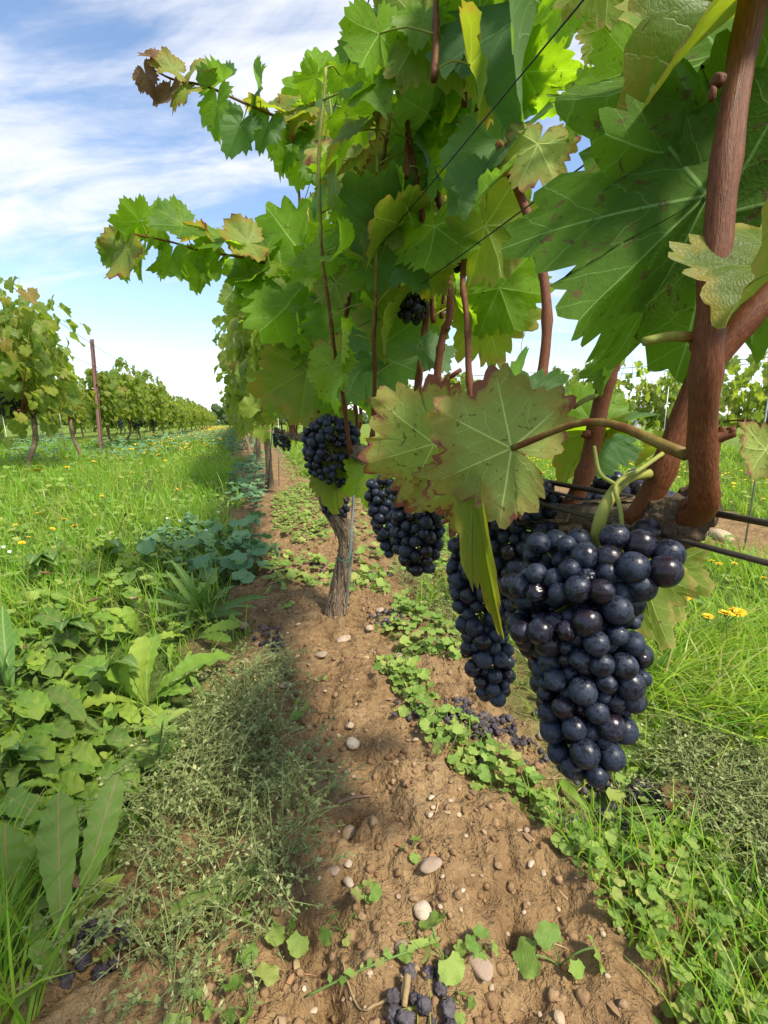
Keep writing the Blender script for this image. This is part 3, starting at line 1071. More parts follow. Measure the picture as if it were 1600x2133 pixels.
def stalk(acc, a, b, bend, r=0.0016, tint=0.8, sides=6, n=8, flare=1.5):
    mid = (np.asarray(a) + np.asarray(b)) / 2 + np.asarray(bend)
    path = catmull([a, mid, b], n)
    rad = r * (1 + (flare - 1) * np.linspace(1, 0, n) ** 3)
    V, F = tube(path, rad, sides)
    acc.add(V, F, 0, along=0.3, around=0.3, tint=tint)


BASE = on_ground(699, 1306)
MV = thing("grapevine", "old grapevine with twisted shaggy trunk, red-brown canes and dense green canopy over the soil strip", "grapevine", BASE)


def local(M):
    M = np.array(M); M[:3, 3] -= BASE
    return M


# trunk
def trunk_mesh(pts, rads, off, n=110, sides=40, seed=3, ridge=0.24):
    path = catmull(pts, n)
    s_ = np.linspace(0, 1, n)
    rad = np.interp(s_, np.linspace(0, 1, len(rads)), rads)
    V, F = tube(path, rad, sides)
    m = n * sides
    L = np.sum(np.linalg.norm(np.diff(path, axis=0), axis=1))
    al = np.repeat(s_ * L, sides); th = np.tile(np.linspace(0, 2 * math.pi, sides, endpoint=False), n)
    tw = th + al * 5.0
    q_ = np.stack([np.cos(tw) * 3.2, np.sin(tw) * 3.2, al * 7], 1)
    nz = 1 - np.abs(fbm(q_, 3, seed)) * 1.3
    big = fbm(np.stack([np.cos(th) * 1.1, np.sin(th) * 1.1, al * 14], 1), 2, seed + 5)
    out = V[:m] - np.repeat(path, sides, 0)
    V[:m] = np.repeat(path, sides, 0) + out * (1 + ridge * (nz - 0.5) + 0.16 * big)[:, None]
    al = np.r_[al * 10, 0, L * 10]; ar = np.r_[np.abs((tw % 6.283) / 3.1416 - 1), 0, 0]
    a_ = Acc(); a_.add(V, F, 0, along=al, around=ar)
    # strips of loose bark
    r_ = np.random.default_rng(seed + 1)
    for _ in range(46):
        i0 = r_.integers(2, n - 22); ln = r_.integers(8, 22); j0 = r_.integers(0, sides)
        k = np.arange(ln); jj = (j0 + (k * L / n * -5.0 / 6.283 * sides)).astype(int) % sides
        pp = V[(i0 + k) * sides + jj]; o_ = out[(i0 + k) * sides + jj]; o_ /= np.linalg.norm(o_, axis=1)[:, None]
        lift = r_.uniform(.001, .004) * (1 + 1.5 * (np.abs(k / ln - .5) * 2) ** 3 * r_.random())
        wd = r_.uniform(.0012, .0034) * np.sin(np.linspace(.35, 2.8, ln))
        tn = np.gradient(pp, axis=0); tn /= np.linalg.norm(tn, axis=1)[:, None] + 1e-9
        sd = np.cross(tn, o_)
        A_ = pp + o_ * np.reshape(lift, (-1, 1)) + sd * wd[:, None]; B_ = pp + o_ * np.reshape(lift, (-1, 1)) - sd * wd[:, None]; C_ = pp + o_ * (np.reshape(lift, (-1, 1)) + .0015)
        VV = np.stack([A_, C_, B_], 1).reshape(-1, 3); FF = []
        for q0 in range(ln - 1):
            a = q0 * 3
            FF += [(a, a + 1, a + 4), (a, a + 4, a + 3), (a + 1, a + 2, a + 5), (a + 1, a + 5, a + 4)]
        a_.add(VV, FF, 0, along=np.repeat(k * L / n * 10 + r_.random() * 9, 3), around=r_.random())
    return a_.mesh("trunk", M_BARK, off=off)


TD = 1.313
HEAD = P(716, 950, 1.30)
tp = [BASE + np.array([0, 0, -0.05]), P(699, 1296, TD), P(704, 1245, TD), P(714, 1185, TD), P(723, 1130, TD + .005), P(706, 1085, TD), P(684, 1040, TD), P(690, 995, TD), HEAD]
obj("trunk", trunk_mesh(tp, [.036, .029, .0235, .0205, .0215, .0225, .0245, .026, .033], BASE), MV)

# old arm toward the camera, ending in the gnarled spur
KNOT = P(1415, 1092, .292)
arm = [HEAD, [.252, 1.08, .485], [.255, .80, .478], [.262, .55, .474], P(1130, 1072, .432), P(1260, 1083, .350), P(1360, 1092, .308), KNOT]
obj("cordon_arm", trunk_mesh(arm, [.024, .017, .0145, .0135, .0125, .0118, .0125, .0135], BASE, n=150, sides=18, seed=8, ridge=.2), MV)
arm2 = [HEAD, [.25, 1.45, .49], [.245, 1.8, .495], [.255, 2.3, .49], [.25, 2.55, .50]]
obj("cordon_arm", trunk_mesh(arm2, [.024, .017, .014, .012, .009], BASE, n=60, sides=12, seed=12, ridge=.2), MV)
# gnarled spur: stacked swollen lumps with cracked bark
a_ = Acc()
for i, (dx_, dy_, r_) in enumerate([(0, 0, .0155), (-26, 4, .013), (28, -12, .0125), (8, 16, .012), (-8, -14, .0125), (44, -26, .011)]):
    V, F, _ = lump(3, 700 + i, .3, 1.0, 2.6)
    a_.add(V * r_ + P(1408 + dx_, 1086 + dy_, .288), F, 0, along=V[:, 2] * .3 + i, around=np.abs(V[:, 0]))
obj("spur", a_.mesh("spur", M_BARK, off=BASE), MV)


def add_cane(pts, r0, r1, **kw):
    a = Acc(); path = cane(a, pts, r0, r1, **kw)
    obj("cane", a.mesh("cane", M_CANE, off=BASE), MV)
    return path


C1 = add_cane([P(1405, 1088, .287), P(1462, 1062, .262), P(1466, 985, .246), P(1463, 900, .238), P(1472, 760, .226), P(1487, 600, .222), P(1505, 400, .224), P(1535, 180, .228), P(1572, -30, .232), P(1600, -240, .25)], .0069, .0058, sides=20, nodes=.052, knob=.16, seed=1)
C2 = add_cane([P(1325, 1092, .305), P(1362, 1020, .296), P(1400, 930, .288), P(1455, 800, .282), P(1535, 690, .276), P(1640, 560, .27), P(1800, 300, .28)], .0076, .0066, sides=18, nodes=.06, knob=.2, seed=2)
C3 = add_cane([P(1187, 1062, .405), P(1214, 1000, .398), P(1240, 900, .392), P(1262, 800, .388), P(1285, 720, .385), P(1300, 600, .39), P(1310, 350, .42), P(1290, 120, .45)], .0072, .0055, sides=14, nodes=.062, knob=.25, seed=3)
C4 = add_cane([P(1058, 1005, .56), P(1075, 965, .555), P(1102, 890, .55), P(1128, 785, .545), P(1140, 640, .55), P(1110, 480, .56), P(1040, 300, .60)], .0068, .005, sides=12, nodes=.07, knob=.25, seed=4, tint1=.4)
C5 = add_cane([P(862, 930, .88), P(868, 840, .87), P(884, 690, .86), P(905, 560, .86), P(915, 400, .88)], .0068, .005, sides=10, seed=5)
C6 = add_cane([P(905, 905, .80), P(912, 780, .79), P(922, 700, .78), P(938, 655, .77), P(932, 560, .78), P(922, 470, .80), P(880, 250, .85)], .0066, .005, sides=10, seed=6)
C7 = add_cane([P(990, 930, .70), P(978, 780, .70), P(972, 660, .71), P(965, 560, .72), P(985, 420, .74), P(1030, 350, .76)], .005, .004, sides=10, seed=7, tint1=.7)
C8 = add_cane([P(1000, 395, .75), P(1040, 445, .70), P(1085, 505, .64), P(1115, 525, .60), P(1128, 580, .57)], .0042, .004, sides=10, seed=8, tint0=.9, tint1=.6)
for i, (x0, y0, x1, y1, x2, y2) in enumerate([(690, 905, 676, 840, 660, 740), (700, 900, 694, 830, 690, 720), (716, 905, 722, 835, 742, 690), (730, 900, 744, 820, 770, 640), (745, 905, 752, 850, 730, 700), (706, 900, 700, 800, 640, 560)]):
    add_cane([P(x0, y0, 1.28), P(x1, y1, 1.26), P(x2, y2, 1.24), P(x2 - 20, y2 - 180, 1.25)], .0048, .0034, sides=8, seed=20 + i)
add_cane([P(845, 900, .9), P(880, 850, .85), P(900, 815, .82), P(960, 770, .78)], .0042, .0035, sides=8, seed=31)

BUD = Acc()
for px, py, d_, r_ in [(1496, 168, .222, 14), (1484, 196, .222, 10), (1504, 905, .236, 13), (1522, 898, .234, 11), (1500, 690, .224, 12), (1446, 722, .226, 11), (1440, 948, .246, 12), (1284, 755, .386, 9), (1252, 838, .39, 9), (1222, 905, .39, 9), (1105, 885, .548, 7), (1392, 985, .288, 11), (1345, 1060, .298, 11), (1425, 1050, .27, 9)]:
    V, F, _ = lump(2, int(px), .25, 1.2, 1.5)
    BUD.add(V * (r_ * d_ / FOC) + P(px, py, d_), F, 0, along=V[:, 2] * .2, around=V[:, 0], tint=.05)
obj("bud", BUD.mesh("bud", M_CANE, off=BASE), MV)['kind'] = 'stuff'
stub = Acc(); cane(stub, [P(1478, 915, .238), P(1505, 908, .236), P(1530, 900, .234)], .0030, .0026, sides=8, nodes=1, tint0=.3, tint1=0); obj("cane", stub.mesh("cane", M_CANE, off=BASE), MV)
stub = Acc(); cane(stub, [P(1258, 822, .388), P(1225, 830, .384), P(1195, 848, .38)], .0022, .0020, sides=8, nodes=1, tint0=.9, tint1=.5); obj("cane", stub.mesh("cane", M_CANE, off=BASE), MV)
stub = Acc(); cane(stub, [P(1340, 712, .23), P(1400, 700, .228), P(1462, 705, .226)], .0022, .0026, sides=8, nodes=1, tint0=.8, tint1=.3); obj("cane", stub.mesh("cane", M_CANE, off=BASE), MV)

LEAVES = []   # (matrix, mesh choice)


def put_leaf(M, mesh):
    obj("leaf", mesh, MV, local(M))


HERO_ME = {}


def hero_mesh(lst, k, m):
    key = (id(lst), k, m.name)
    if key not in HERO_ME:
        V, F, at = lst[k]
        HERO_ME[key] = mkmesh("leaf", V, F, m, at)
    return HERO_ME[key]


STK = Acc()


def hero(j, tip, roll, m, lst=LF_HERO, k=0, st=None, bend=(0, 0, 0), sr=.0017, tint=.8, wid=1.0):
    a = P(*j); b = P(*tip); tv = b - a; L = np.linalg.norm(tv); y = tv / L
    n0 = CAM - (a + b) / 2
    n0 = unit(n0 - y * (n0 @ y)); s_ = np.cross(y, n0)
    nr = n0 * math.cos(R(roll)) + s_ * math.sin(R(roll))
    M = frame(a, nr, tv, L)
    M[:3, 0] *= wid; M[:3, 2] *= wid
    put_leaf(M, hero_mesh(lst, k, m))
    if st is not None:
        stalk(STK, P(*st), a, bend, sr, tint, sides=10, n=14)


G_, S_, B_, Y_, K_, D_ = M_LEAF, M_LEAF_SUN, M_LEAF_BLUE, M_LEAF_YEL, M_LEAF_PINK, M_LEAF_BROWN
# around the near bunch
hero((1474, 408, .250), (1150, 712, .255), 168, M_LEAF_SHADED, LF_FOLD, 1, wid=.82, st=(1500, 430, .226))
hero((1520, 330, .262), (1230, 318, .275), 205, M_LEAF_SHADED, k=1, st=(1530, 300, .232))
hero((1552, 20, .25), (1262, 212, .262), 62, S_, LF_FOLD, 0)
hero((1500, 110, .29), (1185, 285, .31), 232, M_LEAF_SHADED, k=3)
hero((1490, 450, .262), (1720, 690, .27), 160, M_LEAF_SHADED, k=2)
hero((1520, 300, .27), (1760, 420, .28), 190, M_LEAF_SHADED, k=1)
hero((1650, 548, .205), (1480, 672, .205), 70, S_, LF_FOLD, 1)
hero((1066, 934, .335), (893, 846, .345), 188, K_, k=5, st=(1432, 948, .252), bend=P(1262, 838, .292) - P(1250, 900, .29), sr=.0023, tint=.45)
hero((905, 925, .50), (748, 965, .51), 165, Y_, k=0)
hero((986, 1000, .365), (1041, 1358, .362), 28, S_, LF_FOLD, 0, wid=.17, st=(1060, 985, .40))
hero((1335, 1190, .345), (1375, 1322, .35), 165, S_, k=3)
hero((1400, 1180, .37), (1405, 1280, .375), 150, S_, k=1)
hero((1596, 937, .25), (1520, 934, .25), 196, Y_, k=4)
hero((1245, 898, .425), (1122, 886, .435), 55, G_, LF_FOLD, 0, st=(1258, 905, .40))
hero((1240, 902, .425), (1160, 985, .435), 50, S_, k=3, st=(1258, 905, .40))
hero((1240, 905, .43), (1308, 852, .44), 60, B_, LF_FOLD, 1)
hero((1408, 925, .40), (1310, 962, .42), 70, S_, LF_FOLD, 0, wid=.6)
hero((1290, 750, .38), (1245, 825, .37), 70, G_, LF_FOLD, 1, wid=.6)
hero((1075, 860, .50), (1050, 760, .52), 60, B_, LF_FOLD, 1)
hero((985, 985, .42), (960, 1110, .43), 150, Y_, k=2)
hero((930, 1000, .48), (945, 1085, .49), 160, K_, k=5)
hero((700, 985, 1.06), (690, 1060, 1.05), 30, S_, k=3)
hero((765, 985, 1.02), (770, 1055, 1.02), 330, G_, k=1)
hero((700, 880, 1.10), (690, 940, 1.08), 20, S_, k=4)
# overhead
hero((882, 55, .62), (815, 190, .62), 200, S_, k=0)
hero((1128, 10, .55), (1022, 262, .56), 70, B_, LF_FOLD, 0)
hero((1092, 150, .60), (1205, 145, .58), 200, G_, k=2)
hero((1440, -60, .33), (1290, 110, .34), 190, S_, k=1)
hero((1265, 60, .40), (1215, 130, .41), 180, S_, k=3)
hero((1000, 20, .58), (905, -60, .58), 170, G_, k=0)
hero((1190, -20, .45), (1150, 90, .47), 200, G_, k=5)
hero((1120, 60, .62), (1090, 200, .62), 30, B_, k=3)
hero((1230, 200, .52), (1180, 290, .55), 150, G_, k=4)
hero((905, 130, .70), (960, 260, .70), 220, G_, k=1)
hero((1010, 130, .72), (985, 280, .72), 100, G_, k=2)
hero((1330, 140, .36), (1250, 60, .38), 200, G_, k=0)
hero((1270, -90, .36), (1160, 40, .38), 210, S_, k=0)
# canopy faces
hero((818, 472, .76), (692, 520, .76), 340, B_, k=0)
hero((836, 468, .74), (738, 532, .74), 75, S_, LF_FOLD, 0)
hero((866, 318, .80), (788, 235, .80), 195, Y_, k=4)
hero((768, 330, .92), (688, 425, .90), 200, K_, k=0)
hero((850, 440, .75), (810, 340, .76), 210, S_, k=5)
hero((1040, 298, .62), (942, 398, .61), 60, B_, k=3)
hero((1022, 392, .60), (960, 456, .60), 55, B_, LF_FOLD, 1)
hero((905, 470, .72), (890, 585, .71), 200, G_, k=1)
hero((800, 470, .85), (760, 600, .84), 190, G_, k=2)
hero((1010, 470, .68), (1065, 590, .67), 200, S_, k=1)
hero((1120, 300, .55), (1075, 400, .56), 200, K_, k=5)
hero((775, 735, .95), (800, 858, .94), 200, B_, k=0)
hero((830, 655, .85), (775, 745, .85), 60, S_, LF_FOLD, 0)
hero((1040, 600, .78), (1080, 700, .78), 190, G_, k=0)
hero((1010, 640, .82), (1040, 760, .82), 200, S_, k=2)
hero((655, 560, 1.12), (545, 720, 1.10), 200, G_, k=1)
hero((582, 560, 1.16), (498, 652, 1.15), 205, G_, k=0)
hero((640, 770, 1.16), (620, 890, 1.15), 20, S_, k=0)
hero((690, 640, 1.12), (640, 720, 1.10), 10, G_, k=3)
hero((720, 560, 1.05), (650, 640, 1.04), 15, G_, k=5)
hero((745, 650, 1.02), (745, 775, 1.00), 15, G_, k=0)
hero((700, 300, 1.1), (640, 210, 1.1), 200, B_, k=1)
hero((690, 200, 1.12), (585, 180, 1.12), 200, G_, k=5)


# shoots that reach out over the alley
def side_shoot(pts, n, size0, size1, seed, mats, brown_tip=0):
    r_ = np.random.default_rng(seed)
    path = add_cane(pts, .0036, .0016, sides=8, nodes=.05, tint0=.45, tint1=.35, seed=seed)
    L = len(path)
    for i in range(n):
        f = (i + .6) / n
        p = path[min(L - 1, int(f * (L - 1)))]
        tn = unit(path[min(L - 1, int(f * (L - 1)) + 2)] - path[max(0, int(f * (L - 1)) - 2)])
        side = 1 if i % 2 else -1
        sz = (size0 + (size1 - size0) * f) * r_.uniform(.82, 1.15)
        out = unit(np.array([0, 0, .75 * side]) + tn * .35 + RIGHT * r_.uniform(-.3, .3) + FH * r_.uniform(-.5, .3))
        a = p + out * sz * r_.uniform(.4, .65)
        tipv = unit(np.array([0, 0, -.75]) + out * .6 + tn * .45 + r_.normal(size=3) * .3)
        nr = unit(-FH * .8 + np.array([0, 0, .5]) + r_.normal(size=3) * .45 + RIGHT * r_.uniform(-.6, .6))
        m = mats[r_.integers(len(mats))]
        if brown_tip and i >= n - brown_tip: m = D_
        put_leaf(frame(a, nr, tipv, sz), hero_mesh(LF_HI, int(r_.integers(12)), m))
        stalk(STK, p, a, (0, 0, .006 * side), .0011, .6)


side_shoot([P(700, 300, 1.12), P(640, 272, 1.10), P(580, 245, 1.07), P(510, 215, 1.04), P(430, 180, 1.02), P(360, 165, 1.0), P(310, 140, 1.0)], 17, .078, .048, 41, [G_, G_, B_, S_, K_], 3)
side_shoot([P(650, 660, 1.16), P(600, 590, 1.15), P(555, 550, 1.13), P(500, 535, 1.11), P(430, 525, 1.09), P(360, 505, 1.07), P(290, 490, 1.05), P(250, 480, 1.05)], 21, .072, .070, 42, [G_, G_, G_, K_], 0)

# ------------------------------------------------------------------ random canopy
KEEP_SKY = [(0, -200), (742, -200), (750, 45), (735, 90), (690, 100), (650, 130), (575, 175), (600, 235), (645, 300), (640, 400), (630, 450), (560, 490), (520, 540), (505, 600), (525, 640), (560, 680), (540, 760), (515, 830), (490, 900), (0, 900)]
KEEP_GAP = [(1062, 560), (1090, 440), (1150, 420), (1600, 420), (1600, 1300), (1010, 1300), (700, 900), (700, 885), (860, 880), (1000, 780), (1090, 770), (1090, 640)]
KEEP_LOW = [(300, 880), (1600, 880), (1600, 2200), (300, 2200)]
KEEP_TOP = [(745, -300), (800, -300), (792, 30), (760, 60), (745, 60)]
KEEP_BIG = [(1100, 230), (1600, -50), (1600, 800), (1100, 780)]


def allowed(M, sz, near_lim=.5):
    a = M[:3, 3]
    pts = [a, a + M[:3, 1] * .9, a + M[:3, 1] * .3 + M[:3, 0] * .75, a + M[:3, 1] * .3 - M[:3, 0] * .75]
    for p in pts:
        x, y, d_ = proj(p)
        if d_ < near_lim: return False
        for k in (KEEP_SKY, KEEP_GAP, KEEP_LOW, KEEP_TOP, KEEP_BIG):
            if inpoly([x], [y], k)[0]: return False
    return True


def proj_arr(p):
    q = p - CAM; d_ = q @ FWD
    return 800 + FOC * (q @ RIGHT) / d_, 1066.5 - FOC * (q @ UP) / d_, d_


def canopy_shoot(base, top, seed, spacing=.052, start=.10, size=.061):
    r_ = np.random.default_rng(seed)
    mid = (base + top) / 2 + np.array([r_.uniform(-.07, .07), r_.uniform(-.08, .08), 0])
    path = catmull([base, mid, top], 60)
    bx, by, _ = proj_arr(path)
    bad = np.zeros(60, bool)
    for k_ in (KEEP_SKY, KEEP_TOP, KEEP_BIG, KEEP_GAP): bad |= inpoly(bx, by, k_) & (path[:, 2] > .56)
    last = int(np.argmax(bad)) if bad.any() else 60
    if last < 12: return []
    L = np.sum(np.linalg.norm(np.diff(path, axis=0), axis=1))
    n = int((L - start) / spacing); az0 = r_.uniform(0, 6.28)
    out_l = []
    for i in range(n):
        f = (start + i * spacing) / L
        p = path[min(len(path) - 1, int(f * (len(path) - 1)))]
        az = az0 + math.pi * i + r_.normal() * .55
        if abs(math.sin(az)) > .9 and r_.random() < .5: az += 1.0
        h = np.array([math.cos(az), math.sin(az), 0])
        sz = size * r_.uniform(.65, 1.2) * (1 - .35 * f)
        a = p + h * r_.uniform(.04, .09) + np.array([0, 0, r_.uniform(.0, .05)])
        hh = unit(h + np.array([-.25, -.15, 0]))
        nr = unit(hh * .75 + np.array([0, 0, .65]) + r_.normal(size=3) * .38)
        tipv = unit(np.array([0, 0, -.8]) + h * .55 + r_.normal(size=3) * .32)
        M = frame(a, nr, tipv, sz)
        k_, q_ = int(r_.integers(12)), r_.random()
        if allowed(M, sz) and f < last / 60:
            out_l.append((M, p, sz, k_, q_, f))
    if out_l:
        i1 = max(12, int(59 * min(1.0, max(o[5] for o in out_l) + .03)))
        add_cane(path[:i1 + 1:6], .0042, .0022, sides=7, tint0=0.0, tint1=.9, seed=seed)
    return [o[:5] for o in out_l]


ALL = []
for i, yb in enumerate(np.linspace(.86, 2.5, 25)):
    b_ = np.array([.25 + rng.uniform(-.03, .03), yb, .49])
    lean = rng.uniform(-.16, .14)
    t_ = np.array([.25 + lean, yb + rng.uniform(-.12, .12), rng.uniform(1.28, 1.62)])
    ALL += canopy_shoot(b_, t_, 800 + i)
for i, (xb, yb, zb) in enumerate([(.20, .45, 1.0), (.3, .5, 1.0), (.25, .6, .95), (.15, .65, 1.05), (.35, .7, .95), (.3, .85, .8), (.28, .35, 1.15), (.1, .8, 1.1), (.22, .95, .75), (.38, 1.0, .7), (.3, .75, .85), (.34, .8, .72), (.26, .72, .9), (.4, .9, .75), (.33, .68, .98), (.24, .85, .85), (.36, .62, 1.02)]):
    ALL += canopy_shoot(np.array([xb, yb, zb]), np.array([xb + rng.uniform(-.1, .1), yb + rng.uniform(-.1, .15), zb + rng.uniform(.45, .65)]), 840 + i, start=.02)
for i in range(14):   # low skirt beyond the head
    yb = rng.uniform(1.15, 2.5)
    ALL += canopy_shoot(np.array([.22 + rng.uniform(-.1, .08), yb, .85]), np.array([.2 + rng.uniform(-.14, .1), yb + rng.uniform(-.1, .1), .52]), 860 + i, spacing=.055, start=.02, size=.058)

# unseen leaves added above and beside the lens to shade the near ones
OUT = []
for i in range(38):
    b_ = np.array([rng.uniform(.22, .50), rng.uniform(-.45, .25), rng.uniform(.75, .95)])
    goods = []
    path = catmull([b_, b_ + [rng.uniform(-.05, .05), 0, .3], b_ + [rng.uniform(-.12, .1), rng.uniform(-.1, .1), .75]], 30)
    for q in range(2, 30, 2):
        az = q * 1.6 + rng.normal() * .5; h = np.array([math.cos(az), math.sin(az), .1]); sz = rng.uniform(.05, .072)
        a = path[q] + h * .06
        M = frame(a, unit(h * .6 + np.array([0, 0, .7]) + rng.normal(size=3) * .35), unit(np.array([0, 0, -.8]) + h * .6), sz)
        ok = True
        for pt in (a, a + M[:3, 1], a + M[:3, 1] * .3 + M[:3, 0] * .9, a + M[:3, 1] * .3 - M[:3, 0] * .9, path[q]):
            x, y, d_ = proj(pt)
            if d_ > .01 and -120 < x < 1660 and y > -60: ok = False
            if d_ < .12 and abs(pt[0]) < .14 and abs(pt[1]) < .14 and pt[2] < .75: ok = False
        g_ = a - SUN_DIR * (a[2] / SUN_DIR[2])
        if g_[0] > -.406 * g_[1] + .02: ok = False  # drop added leaves whose shadow would land on visible ground
        if ok:
            OUT.append((M, q)); goods.append(q)
            V, F = tube(np.array([path[q], a]), [.0012, .0010], 5); STK.add(V, F, 0, along=.3, around=.3, tint=.8)
    if len(goods) > 1:
        seg = path[goods[0]:goods[-1] + 1]; x, y, d_ = proj_arr(seg)
        if not np.any((d_ > .01) & (x > -100) & (x < 1650) & (y > -50)):
            V, F = tube(seg, .0035, 7); STK.add(V, F, 0, along=np.linspace(0, 5, len(V)), around=.3, tint=.1)
kept = []
for M, p, sz, k, q in ALL:
    if True:
        kept.append((sz / proj(M[:3, 3])[2], M, p, sz, k, q))
kept.sort(key=lambda a: -a[0])
FOL = Acc()
NMAX = 300 - sum(1 for o in bpy.data.objects if o.parent == MV and o.name.startswith("leaf"))
for i, (_, M, p, sz, k, q) in enumerate(kept):
    m = G_ if q < .60 else B_ if q < .74 else S_ if q < .95 else K_
    stalk(STK, p, M[:3, 3], (0, 0, .008), .0011, .75, sides=5, n=5)
    if i < NMAX:
        put_leaf(M, hero_mesh(LF_HI, k, m))
    else:
        V, F, at = LF_HI[k]
        FOL.add(V @ M[:3, :3].T + M[:3, 3], F, {G_: 0, B_: 1, S_: 2, K_: 3}[m], rnd=q * 7 % 1, lc=at['lc'])
for M, q in OUT:  # the added shading leaves join the foliage mesh
    V, F, at = LF_MID[q % 8]
    FOL.add(V @ M[:3, :3].T + M[:3, 3], F, q % 3, rnd=(q * .37) % 1, lc=at['lc'])
print("main vine leaves", len(kept), "parts", NMAX)
if FOL.n:
    stuff("foliage", FOL.mesh("foliage", [G_, B_, S_, K_], off=BASE), MV)
obj("leaf_stalks", STK.mesh("leaf_stalks", M_CANE, off=BASE), MV)['kind'] = 'stuff'
# ------------------------------------------------------------------ grape bunches
def bunch(name, label, prof, rb, seed, nmax=170, meshes=None, group=None, shriv=.03, cat="grapes", stem=None, inner=.30, flat=(1, 1), cand=6000, fallen=False, pack=.80):
    """prof: [(centre, radius)] from top to bottom; rb berry radius"""
    r_ = np.random.default_rng(seed)
    meshes = meshes or ME_BERRYM
    C = np.array([p[0] for p in prof]); RR = np.array([p[1] for p in prof])
    root = thing(name, label, cat, C[0], group)
    t_ = r_.random(cand) * (len(C) - 1)
    k = np.minimum(t_.astype(int), len(C) - 2); f = (t_ - k)[:, None]
    ctr = C[k] * (1 - f) + C[k + 1] * f; rad = RR[k] * (1 - f[:, 0]) + RR[k + 1] * f[:, 0]
    ax = C[k + 1] - C[k]; ax /= np.linalg.norm(ax, axis=1)[:, None] + 1e-9
    dirs = r_.normal(size=(cand, 3)); dirs -= ax * np.sum(dirs * ax, 1)[:, None]; dirs /= np.linalg.norm(dirs, axis=1)[:, None]
    q = np.sqrt(r_.random(cand)) * (1 - inner) + inner
    lump_ = 1 + .16 * fbm(ctr * 55 + dirs * 1.2, 2, seed)
    pos = ctr + dirs * (rad * q * lump_)[:, None] * np.array([flat[0], flat[0], flat[1]])
    size = rb * r_.uniform(.74, 1.14, cand)
    small = r_.random(cand) < .06; size[small] *= .68
    order = np.argsort(-q + r_.random(cand) * .12)
    acc_p = np.zeros((nmax, 3)); acc_r = np.zeros(nmax); acc_d = np.zeros((nmax, 3)); n = 0
    for i in order:
        if n >= nmax: break
        if n:
            dd = np.linalg.norm(acc_p[:n] - pos[i], axis=1)
            if np.any(dd < (acc_r[:n] + size[i]) * pack): continue
        acc_p[n] = pos[i]; acc_r[n] = size[i]; acc_d[n] = dirs[i]; n += 1
    for i in range(n):
        sh = r_.random() < shriv
        me = (ME_SHRIV if sh and not fallen else meshes)[r_.integers(3)]
        z = unit(acc_d[i] + np.array([0, 0, -.5]) + r_.normal(size=3) * .3)
        M = frame(acc_p[i] - C[0], np.cross(z, unit(r_.normal(size=3))), z, acc_r[i])
        M = M[:, [0, 2, 1, 3]]; M[:3, 0] *= -1
        obj("dried_berry" if fallen else "shrivelled_berry" if sh else "berry", me, root, M)
    # the stalk and its branches inside
    a = Acc()
    path = catmull(C, 20)
    V, F = tube(path, np.linspace(.0022, .0010, 20) * rb / .009, 6); a.add(V, F, 0, along=.3, around=.2, tint=.9)
    for i in range(0, n, 2):
        j = np.argmin(np.linalg.norm(path - acc_p[i] - np.array([0, 0, .01]), axis=1))
        V, F = tube(np.array([path[j], acc_p[i]]), [.0009, .0007], 4, cap=False); a.add(V, F, 0, along=.3, around=.2, tint=.75)
    if stem is not None:
        for pts, r0, r1 in stem:
            V, F = tube(catmull(pts, 24), np.linspace(r0, r1, 24), 10); a.add(V, F, 0, along=.3, around=.2, tint=1.0)
    obj("bunch_stalk", a.mesh("bunch_stalk", M_CANE, off=C[0]), root)
    return root, n


def PR(lst):
    return [(P(x, y, d_), r * d_ / FOC) for x, y, d_, r in lst]


HB = PR([(1225, 1178, .290, 72), (1190, 1218, .285, 112), (1190, 1265, .280, 120), (1215, 1330, .278, 112), (1220, 1410, .275, 94), (1215, 1490, .272, 76), (1208, 1560, .270, 58), (1215, 1606, .268, 32)])
nh = bunch("grape_bunch", "largest blue-black grape bunch with bloom, hanging lowest under the gnarled spur", HB, .0072, 11, nmax=430, meshes=ME_BERRY, cand=60000, shriv=.03, group="ripe grape bunches on the near vine",
           stem=[([P(1372, 985, .292), P(1310, 995, .285), P(1272, 1035, .28), P(1250, 1085, .28), P(1240, 1150, .288)], .0031, .0040),
                 ([P(1380, 945, .285), P(1330, 980, .278), P(1283, 1010, .275), P(1292, 1060, .272), P(1300, 1130, .272)], .0014, .0012),
                 ([P(1283, 1010, .275), P(1250, 985, .282), P(1238, 930, .29)], .0012, .0010)])
# its shoulder of larger berries, held nearer to the lens: part of the same bunch
SH = PR([(1275, 1140, .262, 40), (1335, 1160, .250, 58), (1375, 1185, .246, 44)])
r_ = np.random.default_rng(5)
for x, y, d_, rp in [(1280, 1120, .262, 36), (1268, 1165, .256, 38), (1333, 1135, .258, 40), (1318, 1182, .246, 41), (1392, 1155, .252, 40), (1385, 1190, .243, 42), (1335, 1222, .248, 39), (1290, 1205, .258, 38), (1345, 1110, .275, 36), (1250, 1215, .262, 38), (1295, 1255, .262, 38)]:
    z = unit(r_.normal(size=3) * .5 + np.array([.5, -.3, -.4]))
    M = frame(P(x, y, d_) - HB[0][0], np.cross(z, unit(r_.normal(size=3))), z, rp * .82 * d_ / FOC)
    obj("berry", ME_BERRY[int(r_.integers(5))], nh[0], M)
print("hero berries", nh[1])
GB = "ripe grape bunches on the near vine"
B2 = bunch("grape_bunch", "loose dark grape bunch partly hidden behind the largest bunch, touching the wire", PR([(1095, 1015, .43, 45), (1085, 1075, .425, 75), (1095, 1150, .42, 80), (1100, 1230, .42, 62), (1095, 1290, .42, 40)]), .0078, 12, nmax=140, meshes=ME_BERRY, group=GB, shriv=.06)
